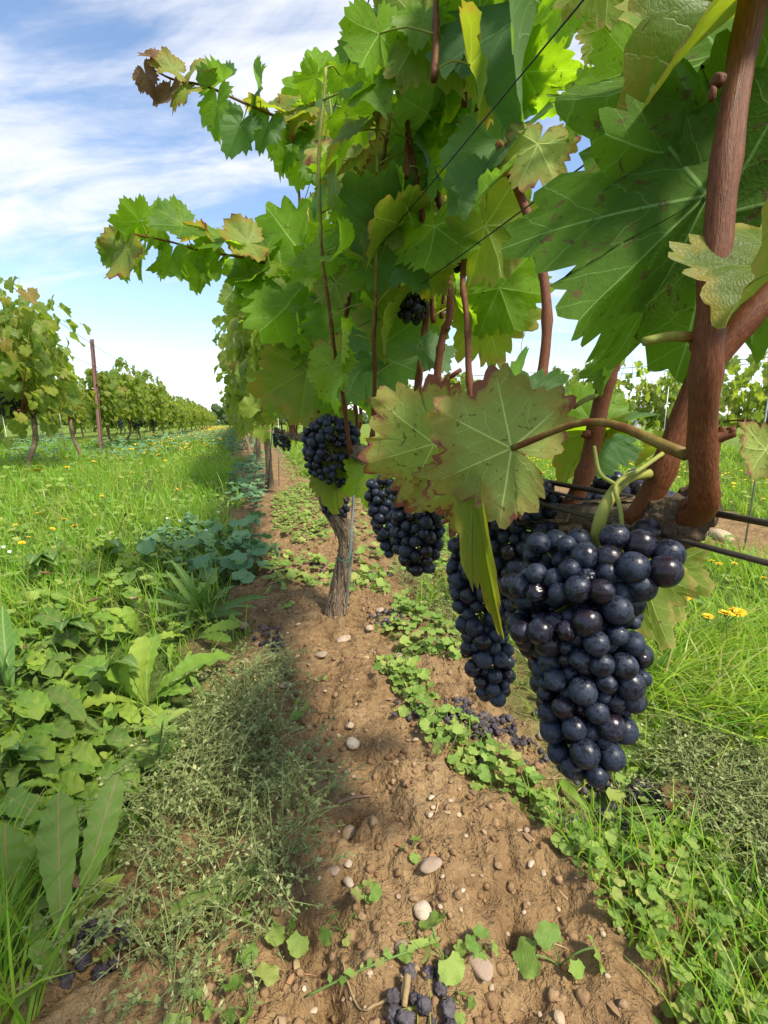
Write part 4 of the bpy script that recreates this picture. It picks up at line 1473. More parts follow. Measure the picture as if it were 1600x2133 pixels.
B3 = bunch("grape_bunch", "slim grape bunch hanging behind the folded yellow leaf, tip just above the soil", PR([(985, 1120, .50, 35), (990, 1190, .49, 48), (1000, 1270, .48, 45), (1015, 1350, .475, 42), (1025, 1410, .47, 34), (1028, 1455, .47, 18)]), .0080, 13, nmax=130, meshes=ME_BERRY, group=GB, shriv=.08)
B4 = bunch("grape_bunch", "tapering grape bunch below the blushing brown-edged leaf, tip over green weeds", PR([(860, 1010, .62, 38), (868, 1060, .62, 52), (872, 1110, .62, 48), (872, 1155, .62, 36), (880, 1188, .62, 16)]), .0082, 14, nmax=120, meshes=ME_BERRY, group=GB)
B5 = bunch("grape_bunch", "narrow shaded grape bunch tucked between the vine trunk and the tapering bunch", PR([(790, 1000, .72, 20), (798, 1050, .72, 28), (808, 1095, .72, 26), (815, 1135, .72, 18), (818, 1152, .72, 10)]), .0082, 15, nmax=70, group=GB)
B6 = bunch("grape_bunch", "broad tight grape bunch hanging at the head of the shaggy vine trunk", PR([(690, 890, 1.08, 40), (690, 915, 1.07, 56), (692, 950, 1.06, 55), (690, 985, 1.06, 42), (680, 1003, 1.06, 28)]), .0105, 16, nmax=150, group=GB, shriv=0)
B7 = bunch("grape_bunch", "small grape bunch pressed against the upper trunk below a leaf", PR([(700, 1035, 1.22, 22), (700, 1055, 1.21, 24), (702, 1075, 1.21, 16)]), .0098, 17, nmax=26, group=GB)
B8 = bunch("grape_bunch", "little grape cluster in deep shade high among the canopy leaves", PR([(865, 620, .84, 20), (858, 645, .84, 26), (862, 665, .84, 14)]), .0088, 18, nmax=26, group=GB)
B9 = bunch("grape_bunch", "few dark grapes beside a cane in the shaded upper canopy", PR([(945, 535, .80, 16), (965, 545, .80, 22), (985, 550, .80, 12)]), .0086, 19, nmax=14, group=GB)
B10 = bunch("grape_bunch", "grape bunch behind the weathered cordon arm and the red-brown canes", PR([(1225, 1020, .47, 30), (1240, 1045, .47, 44), (1290, 1040, .47, 42), (1340, 1045, .47, 40), (1385, 1030, .47, 18)]), .0094, 20, nmax=46, meshes=ME_BERRY, group=GB)
B11 = bunch("grape_bunch", "pair of stray grapes peeking from beneath the gnarled spur", PR([(1412, 1112, .325, 3), (1426, 1118, .325, 3)]), .0068, 21, nmax=2, meshes=ME_BERRY, group=GB, inner=0)
B12 = bunch("grape_bunch", "dark grapes glimpsed between the two brown-edged leaves", PR([(885, 905, .66, 10), (890, 925, .66, 20), (905, 935, .66, 14)]), .0088, 22, nmax=12, group=GB)

# ------------------------------------------------------------------ trellis wires and rods
def wire(name, label, pts, r, mat, cat="wire", group=None, n=40, sides=6):
    pts = np.asarray(pts, float)
    V, F = tube(catmull(pts, n) if len(pts) > 2 else np.linspace(pts[0], pts[1], n), r, sides)
    o = obj(name, mkmesh(name, V, F, mat))
    return tag(o, label, cat, group)


wire("trellis_wire", "rusty fruiting wire running level past the spur, upper of the two", [(.272, -1.2, .503), (.268, .3, .497), (.26, 3, .50), (.25, 30, .5), (.25, 60, .5)], .0016, M_WIRE, n=240)
wire("trellis_wire", "rusty fruiting wire sagging under the spur, lower of the two", [(.225, -1.2, .492), (.236, .25, .485), (.24, 1.0, .485), (.25, 8, .49)], .0016, M_WIRE, n=160)
wire("trellis_wire", "dark foliage wire on the alley side of the canopy, lower pair", [(.26, -1.2, .855), (.26, 4, .852), (.25, 60, .85)], .0008, M_WIRED, n=200)
wire("trellis_wire", "dark foliage wire behind the canopy, lower pair", [(.30, -1.2, .768), (.30, 4, .768), (.3, 60, .78)], .0008, M_WIRED, n=200)
wire("trellis_wire", "dark foliage wire against the blue sky beside the treetop-high leaves", [(.21, -1.2, 1.12), (.21, 4, 1.12), (.2, 60, 1.1)], .0010, M_WIRED, n=200)
wire("trellis_wire", "dark foliage wire threading the topmost leaves", [(.30, -1.2, 1.10), (.30, 4, 1.10), (.3, 60, 1.1)], .0010, M_WIRED, n=200)
wire("wire_tail", "short dark wire end resting on the grapes above the cordon arm", [P(1095, 1010, .40), P(1160, 1027, .385), P(1230, 1043, .37), P(1300, 1050, .355), P(1390, 1072, .315)], .0013, M_WIRED)
wire("tendril", "thin dry tendril hanging in the gap of sky beyond the canopy", [P(1088, 640, .9), P(1094, 690, .9), P(1086, 720, .9), P(1088, 780, .9)], .0006, M_TWIG, cat="tendril")

b0 = on_ground(719, 1268)
ro = thing("training_stake", "thin metal training rod tied with green twine beside the shaggy trunk", "stake", b0)
p_ = [b0 + np.array([0, 0, -.04]), P(729, 1165, 1.265), P(736, 1040, 1.25), P(740, 930, 1.24)]
V, F = tube(catmull(p_, 40), .0036, 8); obj("rod", mkmesh("rod", V, F, M_GALV), ro, Matrix.Translation(-Vector(b0)))
V, F = tube(catmull([P(704, 1163, 1.285), P(712, 1168, 1.275), P(724, 1166, 1.268), P(731, 1158, 1.262), P(733, 1150, 1.26), P(731, 1172, 1.262), P(722, 1182, 1.272)], 40), .0016, 6)
obj("twine", mkmesh("twine", V, F, M_TWINE), ro, Matrix.Translation(-Vector(b0)))


# ------------------------------------------------------------------ the other vines, standing in rows
def vine_proto(seed, h=1.75, w=.34, ly=.85, nleaf=200, parts=True, size=.075, skirt=.45, lean=None, tall=0):
    """one vine about the origin, row along Y; returns the list of (name, mesh, [kids matrices])"""
    r_ = np.random.default_rng(seed)
    rec = {'parts': [], 'leaves': []}
    ln = lean if lean is not None else r_.uniform(-.12, .12, 2)
    hd = np.array([ln[0], ln[1], .60])
    tp_ = [(0, 0, -.06), (ln[0] * .2, ln[1] * .1, .12), (ln[0] * .9 + r_.uniform(-.03, .03), ln[1] * .5, .35), hd]
    rec['parts'].append(('trunk', trunk_small(tp_, [.042, .03, .027, .03], seed)))
    a = Acc()
    for sg in (-1, 1):
        cane(a, [hd, hd + [0, sg * .25, .05], hd + [r_.uniform(-.03, .03), sg * ly * .8, .06]], .014, .009, sides=6, n=9, seed=seed)
    shoots = []
    ns = int(14 * ly / .85)
    for i in range(ns):
        b_ = hd + [0, (i / (ns - 1) - .5) * 2 * ly * .85, .06]
        ex = tall if i in (ns // 3, ns // 3 + 1) else 0
        t_ = b_ + [r_.normal() * w * .33, r_.normal() * .10, (h - .66) * r_.uniform(.72, 1.05) + ex]
        cane(a, [b_, (b_ + t_) / 2 + r_.normal(size=3) * .05, t_], .005, .002, sides=4, n=7, tint1=.8, seed=seed + i)
        shoots.append((b_, t_))
    rec['parts'].append(('cane', a.mesh("cane", M_CANE)))
    Ms = []
    for i in range(nleaf):
        b_, t_ = shoots[r_.integers(ns)]
        f = r_.random() ** .9
        p = b_ + (t_ - b_) * f
        az = r_.uniform(0, 6.28); h_ = np.array([math.cos(az) * 1.0, math.sin(az) * .6, 0])
        if r_.random() < .22: p = p + [0, 0, -skirt * r_.random() * (1 - f)]
        prof = .55 + .45 * math.sin(math.pi * min(1, f * .9 + .1))
        pos = p + h_ * w * prof * r_.uniform(.35, 1.0) * (0.5 if f > .85 else 1)
        pos[2] = max(pos[2], .30)
        nr = unit(h_ * .9 + np.array([0, 0, .6]) + r_.normal(size=3) * .35)
        tv = unit(np.array([0, 0, -.85]) + h_ * .45 + r_.normal(size=3) * .3)
        Ms.append(frame(pos, nr, tv, size * r_.uniform(.7, 1.2)))
    rec['Ms'] = np.array(Ms)
    rec['parts_leaf'] = parts
    return rec


def trunk_small(pts, rads, seed):
    path = catmull(pts, 14); rad = np.interp(np.linspace(0, 1, 14), np.linspace(0, 1, len(rads)), rads)
    V, F = tube(path, rad, 10)
    V = V + .006 * np.stack([fbm(V * 30, 2, seed), fbm(V * 30, 2, seed + 1), 0 * V[:, 0]], 1)
    return mkmesh("trunk", V, F, M_BARK, {'along': V[:, 2] * 10, 'around': np.abs(np.arctan2(V[:, 0], V[:, 1])) / 3.14})


def clump_mesh(seed, n=40, r=.012, w=.055, h=.17):
    r_ = np.random.default_rng(seed); a = Acc(); V0, F0 = ICO[1]
    for i in range(n):
        f = r_.random(); az = r_.uniform(0, 6.28); rr = w * (1 - f) ** .6 * r_.uniform(.5, 1)
        a.add(V0 * r * r_.uniform(.8, 1.1) + [rr * math.cos(az), rr * math.sin(az), -h * f], F0, 0, rnd=r_.random())
    return a.mesh("grape_bunch", M_BERRY)


CLUMPS = [clump_mesh(900 + i) for i in range(4)]


def build_vine(rec, x, y, label, group, rz=0.0, scale=1.0, mats=None, lean=0.0):
    mats = mats or LM_MID[M_LEAF_FAR.name]
    root = thing("grapevine", label, "grapevine", (x, y, gz(x, y)), group, rz)
    root.scale = (scale,) * 3
    for nm, me in rec['parts']:
        kid(nm, me, root)
    if rec.get('extra') and 'exm' not in rec:
        sub_ = vine_proto(4242 + rec['extra'], h=1.9 if rec is PA else 1.7, w=.36, nleaf=rec['extra'], size=.085)
        a = Acc(); scatter(a, LF_MID[:5], sub_['Ms'], rng.random(len(sub_['Ms']))); rec['exm'] = a.mesh("foliage", M_LEAF_FAR)
    if rec.get('extra'):
        kid("foliage", rec['exm'], root)['kind'] = 'stuff'
    if rec['parts_leaf']:
        for i, M in enumerate(rec['Ms']):
            kid("leaf", mats[i % len(mats)], root, M)
    else:
        if 'fol' not in rec:
            a = Acc(); scatter(a, LF_LOW if rec.get('low') else LF_MID[:5], rec['Ms'], rng.random(len(rec['Ms'])))
            rec['fol'] = a.mesh("foliage", M_LEAF_FAR)
        o = kid("foliage", rec['fol'], root); o['kind'] = 'stuff'
    return root


PA = vine_proto(1001, nleaf=300, h=1.88, w=.52, size=.10, lean=(.10, .1))
PB = vine_proto(1002, nleaf=280, h=1.75, w=.25, size=.085)
PN = vine_proto(1013, nleaf=520, h=1.72, w=.24, parts=False, size=.082)
PC = vine_proto(1003, nleaf=620, h=1.75, w=.36, parts=False, size=.085)
PD = vine_proto(1004, nleaf=600, h=1.85, w=.38, parts=False, tall=.25, size=.085)
PE = vine_proto(1005, nleaf=420, h=1.7, w=.40, parts=False, size=.10); PE['low'] = True
PF = vine_proto(1006, nleaf=400, h=1.8, w=.40, parts=False, size=.105, tall=.3); PF['low'] = True
PY = vine_proto(1007, nleaf=70, h=1.15, w=.34, ly=.6, skirt=.5, size=.085)
PS = vine_proto(1008, nleaf=130, h=1.45, w=.30, ly=.7)
PA['extra'] = 260; PB['extra'] = 200


def clumps(x, y, n, label, group, z=.62, r=.16, side=1, s=1.0):
    for i in range(n):
        o = obj("grape_bunch", CLUMPS[i % 4])
        yy = y + rng.uniform(-.45, .45)
        o.location = (x + side * rng.uniform(.02, r), yy, z + rng.uniform(-.05, .06)); o.rotation_euler = (0, 0, rng.uniform(0, 6)); o.scale = (s,) * 3
        tag(o, label, "grapes", group)


# the next vines of our own row
g0 = "vines continuing the near row"
SUNM = LM_MID[M_LEAF_FAR.name]
v = build_vine(PB, .27, 4.05, "slender-trunked vine next beyond the shaggy trunk, yellowing leaves in sun", g0, 0.0)
build_vine(PB, .25, 5.6, "sunlit vine third along the near row, behind the slender-trunked one", g0, math.pi)
for i, y in enumerate(np.arange(7.1, 15, 1.5)):
    build_vine(PN, .25 + rng.uniform(-.05, .05), y, ["fourth", "fifth", "sixth", "seventh", "eighth", "ninth"][i] + " green vine of the near row, counted from the shaggy trunk", g0, (i % 2) * math.pi, rng.uniform(.92, 1.08))
for i, y in enumerate(np.arange(15.5, 62, 1.6)):
    build_vine(PE, .30 + rng.uniform(-.08, .08), y, "tiny distant vine near the vanishing end of the near row", g0, (i % 2) * math.pi, rng.uniform(.9, 1.1))
for (px, py, d_), n in [((590, 925, 3.7), 1), ((583, 900, 3.8), 1)]:
    pass
bunch("grape_bunch", "grape bunch on the slender-trunked vine just beyond the shaggy trunk", PR([(583, 893, 3.55, 8), (583, 910, 3.55, 13), (580, 930, 3.55, 8)]), .013, 31, nmax=50, group="bunches on the slender-trunked vine", shriv=0)
bunch("grape_bunch", "second bunch of the slender-trunked vine, nearer the trunk-head bunch", PR([(597, 905, 3.5, 7), (597, 920, 3.5, 9), (596, 938, 3.5, 5)]), .013, 32, nmax=30, group="bunches on the slender-trunked vine", shriv=0)

# alley-side row
g1 = "vines of the sunny row across the alley"
v1 = build_vine(PA, -2.22, 6.25, "bushy sunlit vine with leaning dark trunk, first across the grassy alley", g1, 0.2)
v2 = build_vine(PY, -2.30, 8.55, "small low vine with yellow leaves beside the notched steel post", g1, 0.3, mats=LM_HI[M_LEAF_SUN.name][:6])
for i, y in enumerate([10.9, 12.4, 13.9, 15.4, 16.9]):
    build_vine([PC, PD][i % 2], -2.37 + rng.uniform(-.06, .06), y, ["leafy vine just past the steel post, dark green top", "vine with a tall leafy shoot standing above its row", "rounded green vine behind the tall-shooted vine", "second vine with an upright shoot, further off", "full green vine where the far row begins to merge"][i], g1, i * math.pi, [.86, .94, .86, .96, .88][i])
for i, y in enumerate(np.arange(18.5, 62, 1.6)):
    build_vine(PE if i % 2 else PF, -2.37 + rng.uniform(-.08, .08), y, "tiny distant vine in the merging row across the alley", g1, (i % 2) * math.pi, rng.uniform(.84, 1.0))
clumps(-2.37, 6.2, 7, "dark bunch under the bushy sunlit vine", "bunches under the bushy vine", z=.80, r=.16, side=1, s=1.05)
for i, y in enumerate([10.9, 12.4, 13.9, 15.4]):
    clumps(-2.3, y, 3, "small dark bunch below the green vines past the steel post", "bunches along the row past the post", z=.62, s=1.1)
g2 = "vines of the second row across the alley"
for i, y in enumerate(np.arange(9, 40, 1.7)):
    build_vine(PE if i % 2 else PF, -4.98 + rng.uniform(-.1, .1), y, "distant vine in the row behind the sunny row", g2, (i % 2) * math.pi, rng.uniform(.92, 1.1))
for i, y in enumerate(np.arange(14, 40, 1.9)):
    build_vine(PE if i % 2 else PF, -7.6 + rng.uniform(-.1, .1), y, "hazy vine two rows behind the sunny row", "vines of the third row across the alley", (i % 2) * math.pi, rng.uniform(.9, 1.0))

# rows beyond the bunches
g3 = "vines of the row beyond the staked strip"
for i, y in enumerate(np.arange(2.6, 15, 1.45)):
    build_vine(PS if i < 5 else PC, 4.95 + rng.uniform(-.06, .06), y, ["thin pale vine at the edge of the grass, nearest the steel rods", "sparse backlit vine seen beside the thick cane", "sparse backlit vine with bunches between the two leaning canes", "open vine seen behind the curved leaf stalk", "open vine behind the blushing leaf's stalk"][i] if i < 5 else "green vine merging in the row past the staked strip", g3, (i % 2) * math.pi, rng.uniform(.85, 1.0))
    if 1 < i < 6: clumps(4.9, y, 4, "dark bunch on the sparse vines beyond the staked strip", "bunches beyond the staked strip", z=.66, side=-1, s=1.1)
for i, y in enumerate(np.arange(3.5, 22, 1.7)):
    build_vine(PE if i % 2 else PF, 7.5 + rng.uniform(-.1, .1), y, "low distant vine in the last row before the shed", "vines of the row before the shed", (i % 2) * math.pi, rng.uniform(.72, .85))


def rod(x, y, h, label, r=.004, lean=(0, 0), mat=M_GALV, group="bare training rods"):
    z = gz(x, y)
    V, F = tube(np.array([(x, y, z - .05), (x + lean[0], y + lean[1], z + h)]), [r, r], 6)
    tag(obj("training_stake", mkmesh("training_stake", V, F, mat)), label, "stake", group)


def rod_px(px, py, h, label, **k):
    g = on_ground(px, py); rod(g[0], g[1], h, label, **k)


rod_px(1548, 1156, 1.0, "bare steel rod standing by the round pink stone", lean=(.05, .02))
rod_px(1425, 1010, .9, "bare steel rod in the grass behind the thick cane", lean=(.02, 0))
rod_px(1372, 1000, .9, "bare steel rod farther off between the two thick canes")
rod_px(30, 990, .62, "thin rod beside the bushy vine's leaning trunk", lean=(-.03, .0))
rod_px(88, 925, 1.1, "grey rod in the grass past the bushy vine", lean=(-.04, 0), r=.006)
rod_px(138, 945, 1.0, "grey rod beside the small yellow-leaved vine", lean=(-.04, 0), r=.006)
rod_px(288, 925, 1.4, "pale rod in front of the tall-shooted vine", lean=(-.03, 0), r=.008)
rod_px(556, 1022, .6, "dark curved rod at the slender-trunked vine", lean=(.08, .05), mat=M_WIRED)
rod_px(581, 1015, .62, "pale rod tied to the slender-trunked vine", lean=(.02, .02))

# notched steel post with its two wires
pg = on_ground(212, 944)
pt = thing("steel_post", "leaning rust-brown steel trellis post with notched edge", "post", pg)
top_ = P(191, 706, (pg - CAM) @ FWD)
ax_ = unit(top_ - pg); Lp = np.linalg.norm(top_ - pg)
sx_ = unit(np.cross(ax_, [0, 1, 0])); sy_ = np.cross(ax_, sx_)
a = Acc()
prof_ = [(-.032, -.02), (.032, -.02), (.032, .02), (.026, .02), (.026, -.014), (-.026, -.014), (-.026, .02), (-.032, .02)]
V = np.array([sx_ * u_ + sy_ * v_ for u_, v_ in prof_] + [sx_ * u_ + sy_ * v_ + ax_ * Lp for u_, v_ in prof_])
m = len(prof_); F = []
for i in range(m):
    j = (i + 1) % m; F += [(i, j, m + j), (i, m + j, m + i)]
F += [(m, m + 1, m + 4), (m + 1, m + 4, m + 5), (m + 1, m + 2, m + 3), (m + 1, m + 3, m + 4), (m, m + 5, m + 6), (m, m + 6, m + 7)]
obj("channel", mkmesh("channel", V, np.array(F), M_POST, smooth=False), pt)
hook = Acc()
hV = np.array([(0, 0, 0), (-.022, 0, .012), (-.022, 0, .022), (0, 0, .03), (0, .006, 0), (-.022, .006, .012), (-.022, .006, .022), (0, .006, .03)])
hF = np.array([(0, 1, 2), (0, 2, 3), (4, 6, 5), (4, 7, 6), (0, 5, 1), (0, 4, 5), (1, 6, 2), (1, 5, 6), (2, 7, 3), (2, 6, 7)])
hm = mkmesh("notch_hook", hV, hF, M_POST, smooth=False)
for i in range(14):
    q_ = ax_ * (Lp * (.45 + i * .039)) + sx_ * -.032
    obj("notch_hook", hm, pt, Matrix.Translation(q_))
q1 = pg + ax_ * Lp * .955; q2 = pg + ax_ * Lp * .76
wire("trellis_wire", "high wire strung from the top of the notched steel post", [q1 + (0, -6, .35), q1, q1 + (0, 12, -.08), q1 + (0, 40, -.2)], .004, M_WIRED, n=90)
wire("trellis_wire", "second wire clipped lower on the notched steel post", [q2 + (0, -6, .2), q2, q2 + (0, 12, -.06), q2 + (0, 40, -.1)], .0035, M_WIRED, n=90)

# ------------------------------------------------------------------ utility pole, cables, shed, far trees
def box(a, lo, hi, mat=0):
    x0, y0, z0 = lo; x1, y1, z1 = hi
    V = np.array([(x, y, z) for z in (z0, z1) for y in (y0, y1) for x in (x0, x1)])
    F = np.array([(0, 2, 1), (1, 2, 3), (4, 5, 6), (5, 7, 6), (0, 1, 4), (1, 5, 4), (2, 6, 3), (3, 6, 7), (0, 4, 2), (2, 4, 6), (1, 3, 5), (3, 7, 5)])
    a.add(V, F, mat)


pd = P(1520, 905, 62.0); pd[2] = 0
up_ = thing("utility_pole", "far utility pole with a flat crossarm against pale sky", "utility pole", pd)
ptop = P(1533, 838, 62.0)[2]
V, F = tube(np.array([(0, 0, -.3), (.45, 0, ptop)]), [.19, .13], 10); obj("pole", mkmesh("pole", V, F, M_POLE), up_)
a = Acc(); box(a, (-1.0, -.08, ptop - .12), (1.15, .08, ptop + .08)); obj("crossarm", a.mesh("crossarm", M_POLE, smooth=False), up_, Matrix.Rotation(-YAW - R(37), 4, 'Z'))
for i, (ya, yb, da, db, lb) in enumerate([(782, 735, 40, 30, "topmost power cable sloping over the vines"), (795, 745, 40, 30, "second power cable, just below the topmost"),
                                          (830, 812, 60, 45, "power cable crossing the sky above the sparse vines"), (842, 815, 60, 45, "power cable close above the pole's crossarm"),
                                          (852, 822, 48, 40, "dark heavy cable passing behind the thick cane"), (865, 862, 60, 60, "level cable meeting the far utility pole"), (888, 884, 70, 70, "lowest cable near the vine tops by the pole")]):
    A_ = P(1000, ya, da); B_2 = P(1720, yb, db); mid = (A_ + B_2) / 2 - np.array([0, 0, .15])
    wire("power_cable", lb, [A_ + (A_ - B_2) * .6, A_, mid, B_2, B_2 + (B_2 - A_) * .3], .022 if i != 4 else .03, M_CABLE, cat="cable", group="power cables")

hp = P(1092, 921, 30.0); hp[2] = 0
hs = thing("house", "low pale house with grey roof peeping under the vine leaves", "house", hp, rz=-YAW)
a = Acc(); box(a, (-2.2, 0, 0), (2.6, 4, 1.15)); obj("wall", a.mesh("wall", M_WALL, smooth=False), hs)
a = Acc(); rv = np.array([(-2.5, -.3, 1.153), (2.9, -.3, 1.153), (2.9, 4.3, 1.153), (-2.5, 4.3, 1.153), (-2.0, 2, 2.0), (2.4, 2, 2.0)]); a.add(rv, [(0, 1, 5), (0, 5, 4), (2, 3, 4), (2, 4, 5), (1, 2, 5), (3, 0, 4), (0, 2, 1), (0, 3, 2)]); obj("roof", a.mesh("roof", M_ROOF, smooth=False), hs)
for x_ in (-1.3, .3, 1.7):
    a = Acc(); box(a, (x_ - .3, -.04, .5), (x_ + .3, .02, 1.0)); obj("window", a.mesh("window", M_GLASS, smooth=False), hs)
hp = P(1285, 922, 26.0); hp[2] = 0
hs = thing("shed", "small grey shed glimpsed between the canes past the far vines", "shed", hp, rz=-YAW - .4)
a = Acc(); box(a, (-1.1, 0, 0), (1.1, 2, 1.0)); obj("wall", a.mesh("wall", M_WALL, smooth=False), hs)
a = Acc(); rv = np.array([(-1.3, -.2, 1.003), (1.3, -.2, 1.003), (1.3, 2.2, 1.003), (-1.3, 2.2, 1.003), (-1.3, 1, 1.5), (1.3, 1, 1.5)]); a.add(rv, [(0, 1, 5), (0, 5, 4), (2, 3, 4), (2, 4, 5), (1, 2, 5), (3, 0, 4), (0, 2, 1), (0, 3, 2)]); obj("roof", a.mesh("roof", M_ROOF, smooth=False), hs)
a = Acc(); box(a, (-.35, -.04, .003), (.35, .02, .85)); obj("door", a.mesh("door", M_POLE, smooth=False), hs)

a = Acc(); n = 2600
ang_ = rng.uniform(-.95, 1.35, n); rad_ = rng.uniform(95, 240, n)
pos = np.stack([np.sin(ang_) * rad_, np.cos(ang_) * rad_, rng.random(n) * (1.5 + 3.0 * np.clip(.5 + vnoise(np.stack([ang_ * 9, 0 * ang_, 0 * ang_], 1), 3), .1, 1.2))], 1)
scatter(a, [lump(1, 950 + i, .4, .9, 2.0) for i in range(4)], frames(pos, np.tile([0, 0, 1.], (n, 1)), rng.normal(size=(n, 3)) * [1, 1, .1], rng.uniform(.5, 1.3, n)), rng.random(n))
stuff("distant_trees", a.mesh("distant_trees", M_FARTREE))
# ------------------------------------------------------------------ things lying on the soil
def stone(px, py, wpx, label, k=None, rz=None, sink=.3, el=1.0, group="larger stones on the bare soil"):
    g = on_ground(px, py); d_ = (g - CAM) @ FWD
    s_ = wpx * d_ / FOC / 2
    V, F, _ = T_STONE[k if k is not None else int(rng.integers(9))]
    o = obj("stone", STONE_ME[k if k is not None else int(rng.integers(2, 9))])
    o.location = g + np.array([0, 0, s_ * (.75 - sink)])
    o.rotation_euler = (rng.uniform(-.3, .3), rng.uniform(-.3, .3), rz if rz is not None else rng.uniform(0, 6)); o.scale = (s_, s_ * el, s_ * .85)
    return tag(o, label, "stone", group)


STONE_ME = [mkmesh("stone", V, F, M_STONE) for V, F, _ in T_STONE]
stone(728, 1747, 42, "pale speckled stone, egg-shaped, half sunk above the reddish pebbles", 1, .4, .15)
stone(897, 1815, 42, "tall angular cream stone standing on the crumbly soil", 5, 1.2, .1, 1.35)
stone(880, 1912, 42, "smooth tan stone, kidney-shaped, nearest the clover-like seedlings", 2, 1.3, .2, 1.35)
stone(837, 1975, 26, "small brownish stone just below the smooth tan stone", 3, 1.0, .2, 1.2)
stone(1003, 2025, 44, "chipped whitish flat stone beside the lone seedling", 6, .3, .3, 1.3)
stone(735, 1557, 30, "grey-tan stone half buried midway to the trunk", 0, .1, .35)
stone(728, 1497, 24, "pale wedge stone on the soil by the seedlings", 7, .6)
stone(1502, 1130, 46, "large rounded pinkish stone at the foot of the steel rod", 0, .2, .25, 1.0)
stone(508, 1310, 24, "light flat stone by the strap-leaved weed", 8)
stone(512, 1383, 22, "brown stone at the edge of the greyish weed mat", 3)
stone(718, 1335, 24, "elongated pale stone just in front of the trunk", 8, 2.2, .3, 1.8)
stone(770, 1318, 20, "angular tan stone beside the trunk foot", 5)
stone(670, 1370, 24, "broad stone with shaded side before the trunk", 6, .5, .3, 1.4)
stone(725, 1810, 24, "purplish angular pebble, upper of the reddish pebbles", 7)
stone(697, 1822, 24, "dusky flat pebble among the reddish pebbles", 6)
stone(726, 1840, 22, "reddish brown pebble, lowest of the three", 3, .2, .3, 1.4)
stone(655, 2108, 18, "small bright pebble near the soil crumbs at the weed edge", 4)
stone(1165, 2125, 28, "pale chip of stone at the very bottom of the soil", 5)
stone(1128, 1540, 24, "buff stone between the fallen clusters", 1)
gp = "small pebbles strewn over the soil"
k = 0
while k < 95:
    px, py = rng.uniform(420, 1330), rng.uniform(1180, 2130)
    g = G(px, py)
    if strip(np.array([g[0]]), np.array([g[1]]))[0] < .8: continue
    k += 1
    stone(px, py, rng.uniform(6, 13) * (1 if rng.random() < .85 else 1.5), "small pale pebble strewn on the bare brown soil", group=gp, k=int(rng.integers(3, 9)), sink=.3, el=rng.uniform(.8, 1.4))


def fallen(px, py, wpx, hpx, label, seed, n=36, rb=.0062, el=1.0):
    g = on_ground(px, py); d_ = (g - CAM) @ FWD; w_ = wpx * d_ / FOC / 2; dep = hpx * d_ / FOC / 2 / .5
    a = np.array([g[0], g[1], 0]) + np.array([-w_ * .9, 0, 0]) * RIGHT[0] + np.array([0, w_ * .27, 0])
    b = np.array([g[0], g[1], 0]) * 2 - a
    pr = []
    for f in np.linspace(0, 1, 4):
        c = a + (b - a) * f; c[2] = gz(c[0], c[1]) - .001
        pr.append((c, min(dep * 1.3, .042) * (.6 + .4 * math.sin(math.pi * (f * .8 + .1)))))
    return bunch("dried_grape_bunch", label, pr, rb, seed, nmax=n, meshes=ME_RAISIN, group="shrivelled clusters dropped on the soil", inner=.1, flat=(1, .24), cand=1500, fallen=True, cat="dried grapes")


fallen(560, 1322, 62, 26, "dropped shrivelled cluster at the weed edge, near the trunk's shadow side", 51, 30)
fallen(575, 1352, 50, 20, "dark dried cluster just below another, half in the weed mat", 52, 20)
fallen(770, 1197, 105, 36, "wide dropped grey-purple cluster behind the trunk and its rod", 53, 90, .0085)
fallen(805, 1285, 64, 34, "dropped cluster beside the round-leaved seedlings next to the trunk", 54, 34)
fallen(588, 1187, 56, 26, "dropped cluster lying among bluish round leaves", 55, 26, .0075)
fallen(995, 1512, 175, 48, "longest shrivelled cluster, lying across the soil beside the largest bunch", 56, 120, .0068)
fallen(852, 1482, 78, 28, "thin scatter of dried berries up-slope of the longest cluster", 57, 22, .0060)
fallen(1105, 1572, 56, 36, "small dried cluster touching the outline of the largest bunch", 58, 18, .0064)
fallen(1002, 1588, 34, 22, "tiny withered cluster between two seedling patches", 59, 12, .0056)
fallen(1203, 1738, 54, 40, "mouldy grey dried cluster on the soil", 60, 20, .0058)
fallen(1292, 1732, 62, 52, "plump wine-dark dried cluster beside the mouldy grey one", 61, 26, .0085)
fallen(1240, 1618, 70, 40, "dried cluster lying in straw under the largest bunch", 62, 26, .006)
fallen(1345, 1665, 110, 60, "dark rotting berry heap with straw at the edge of the weed mat", 63, 80, .0066)
fallen(885, 2100, 125, 60, "big dusty blue raisins in a hollow at the bottom of the soil", 64, 22, .0085)
fallen(905, 1500, 70, 30, "dried scatter joining the longest shrivelled cluster at its upper end", 66, 24, .0058)
fallen(1030, 1540, 60, 22, "dried berries in front of the longest cluster", 67, 18, .0058)
fallen(1250, 1660, 80, 40, "dark dried berries strewn between straw and the seedling band", 68, 26, .0058)
fallen(655, 1185, 60, 22, "dropped dried cluster right behind the trunk on its shaded side", 69, 24, .007)
fallen(950, 1470, 60, 24, "grey dried berries at the upper edge of the seedling drift", 70, 18, .0058)
fallen(1150, 1500, 70, 30, "dried grapes in shade directly behind the largest bunch", 71, 24, .006)
fallen(640, 1110, 60, 16, "dark dropped cluster among green weeds behind the trunk top", 72, 24, .008)
fallen(180, 1995, 100, 90, "dark dried berries at the foot of the red-ribbed weed", 65, 26, .0085)


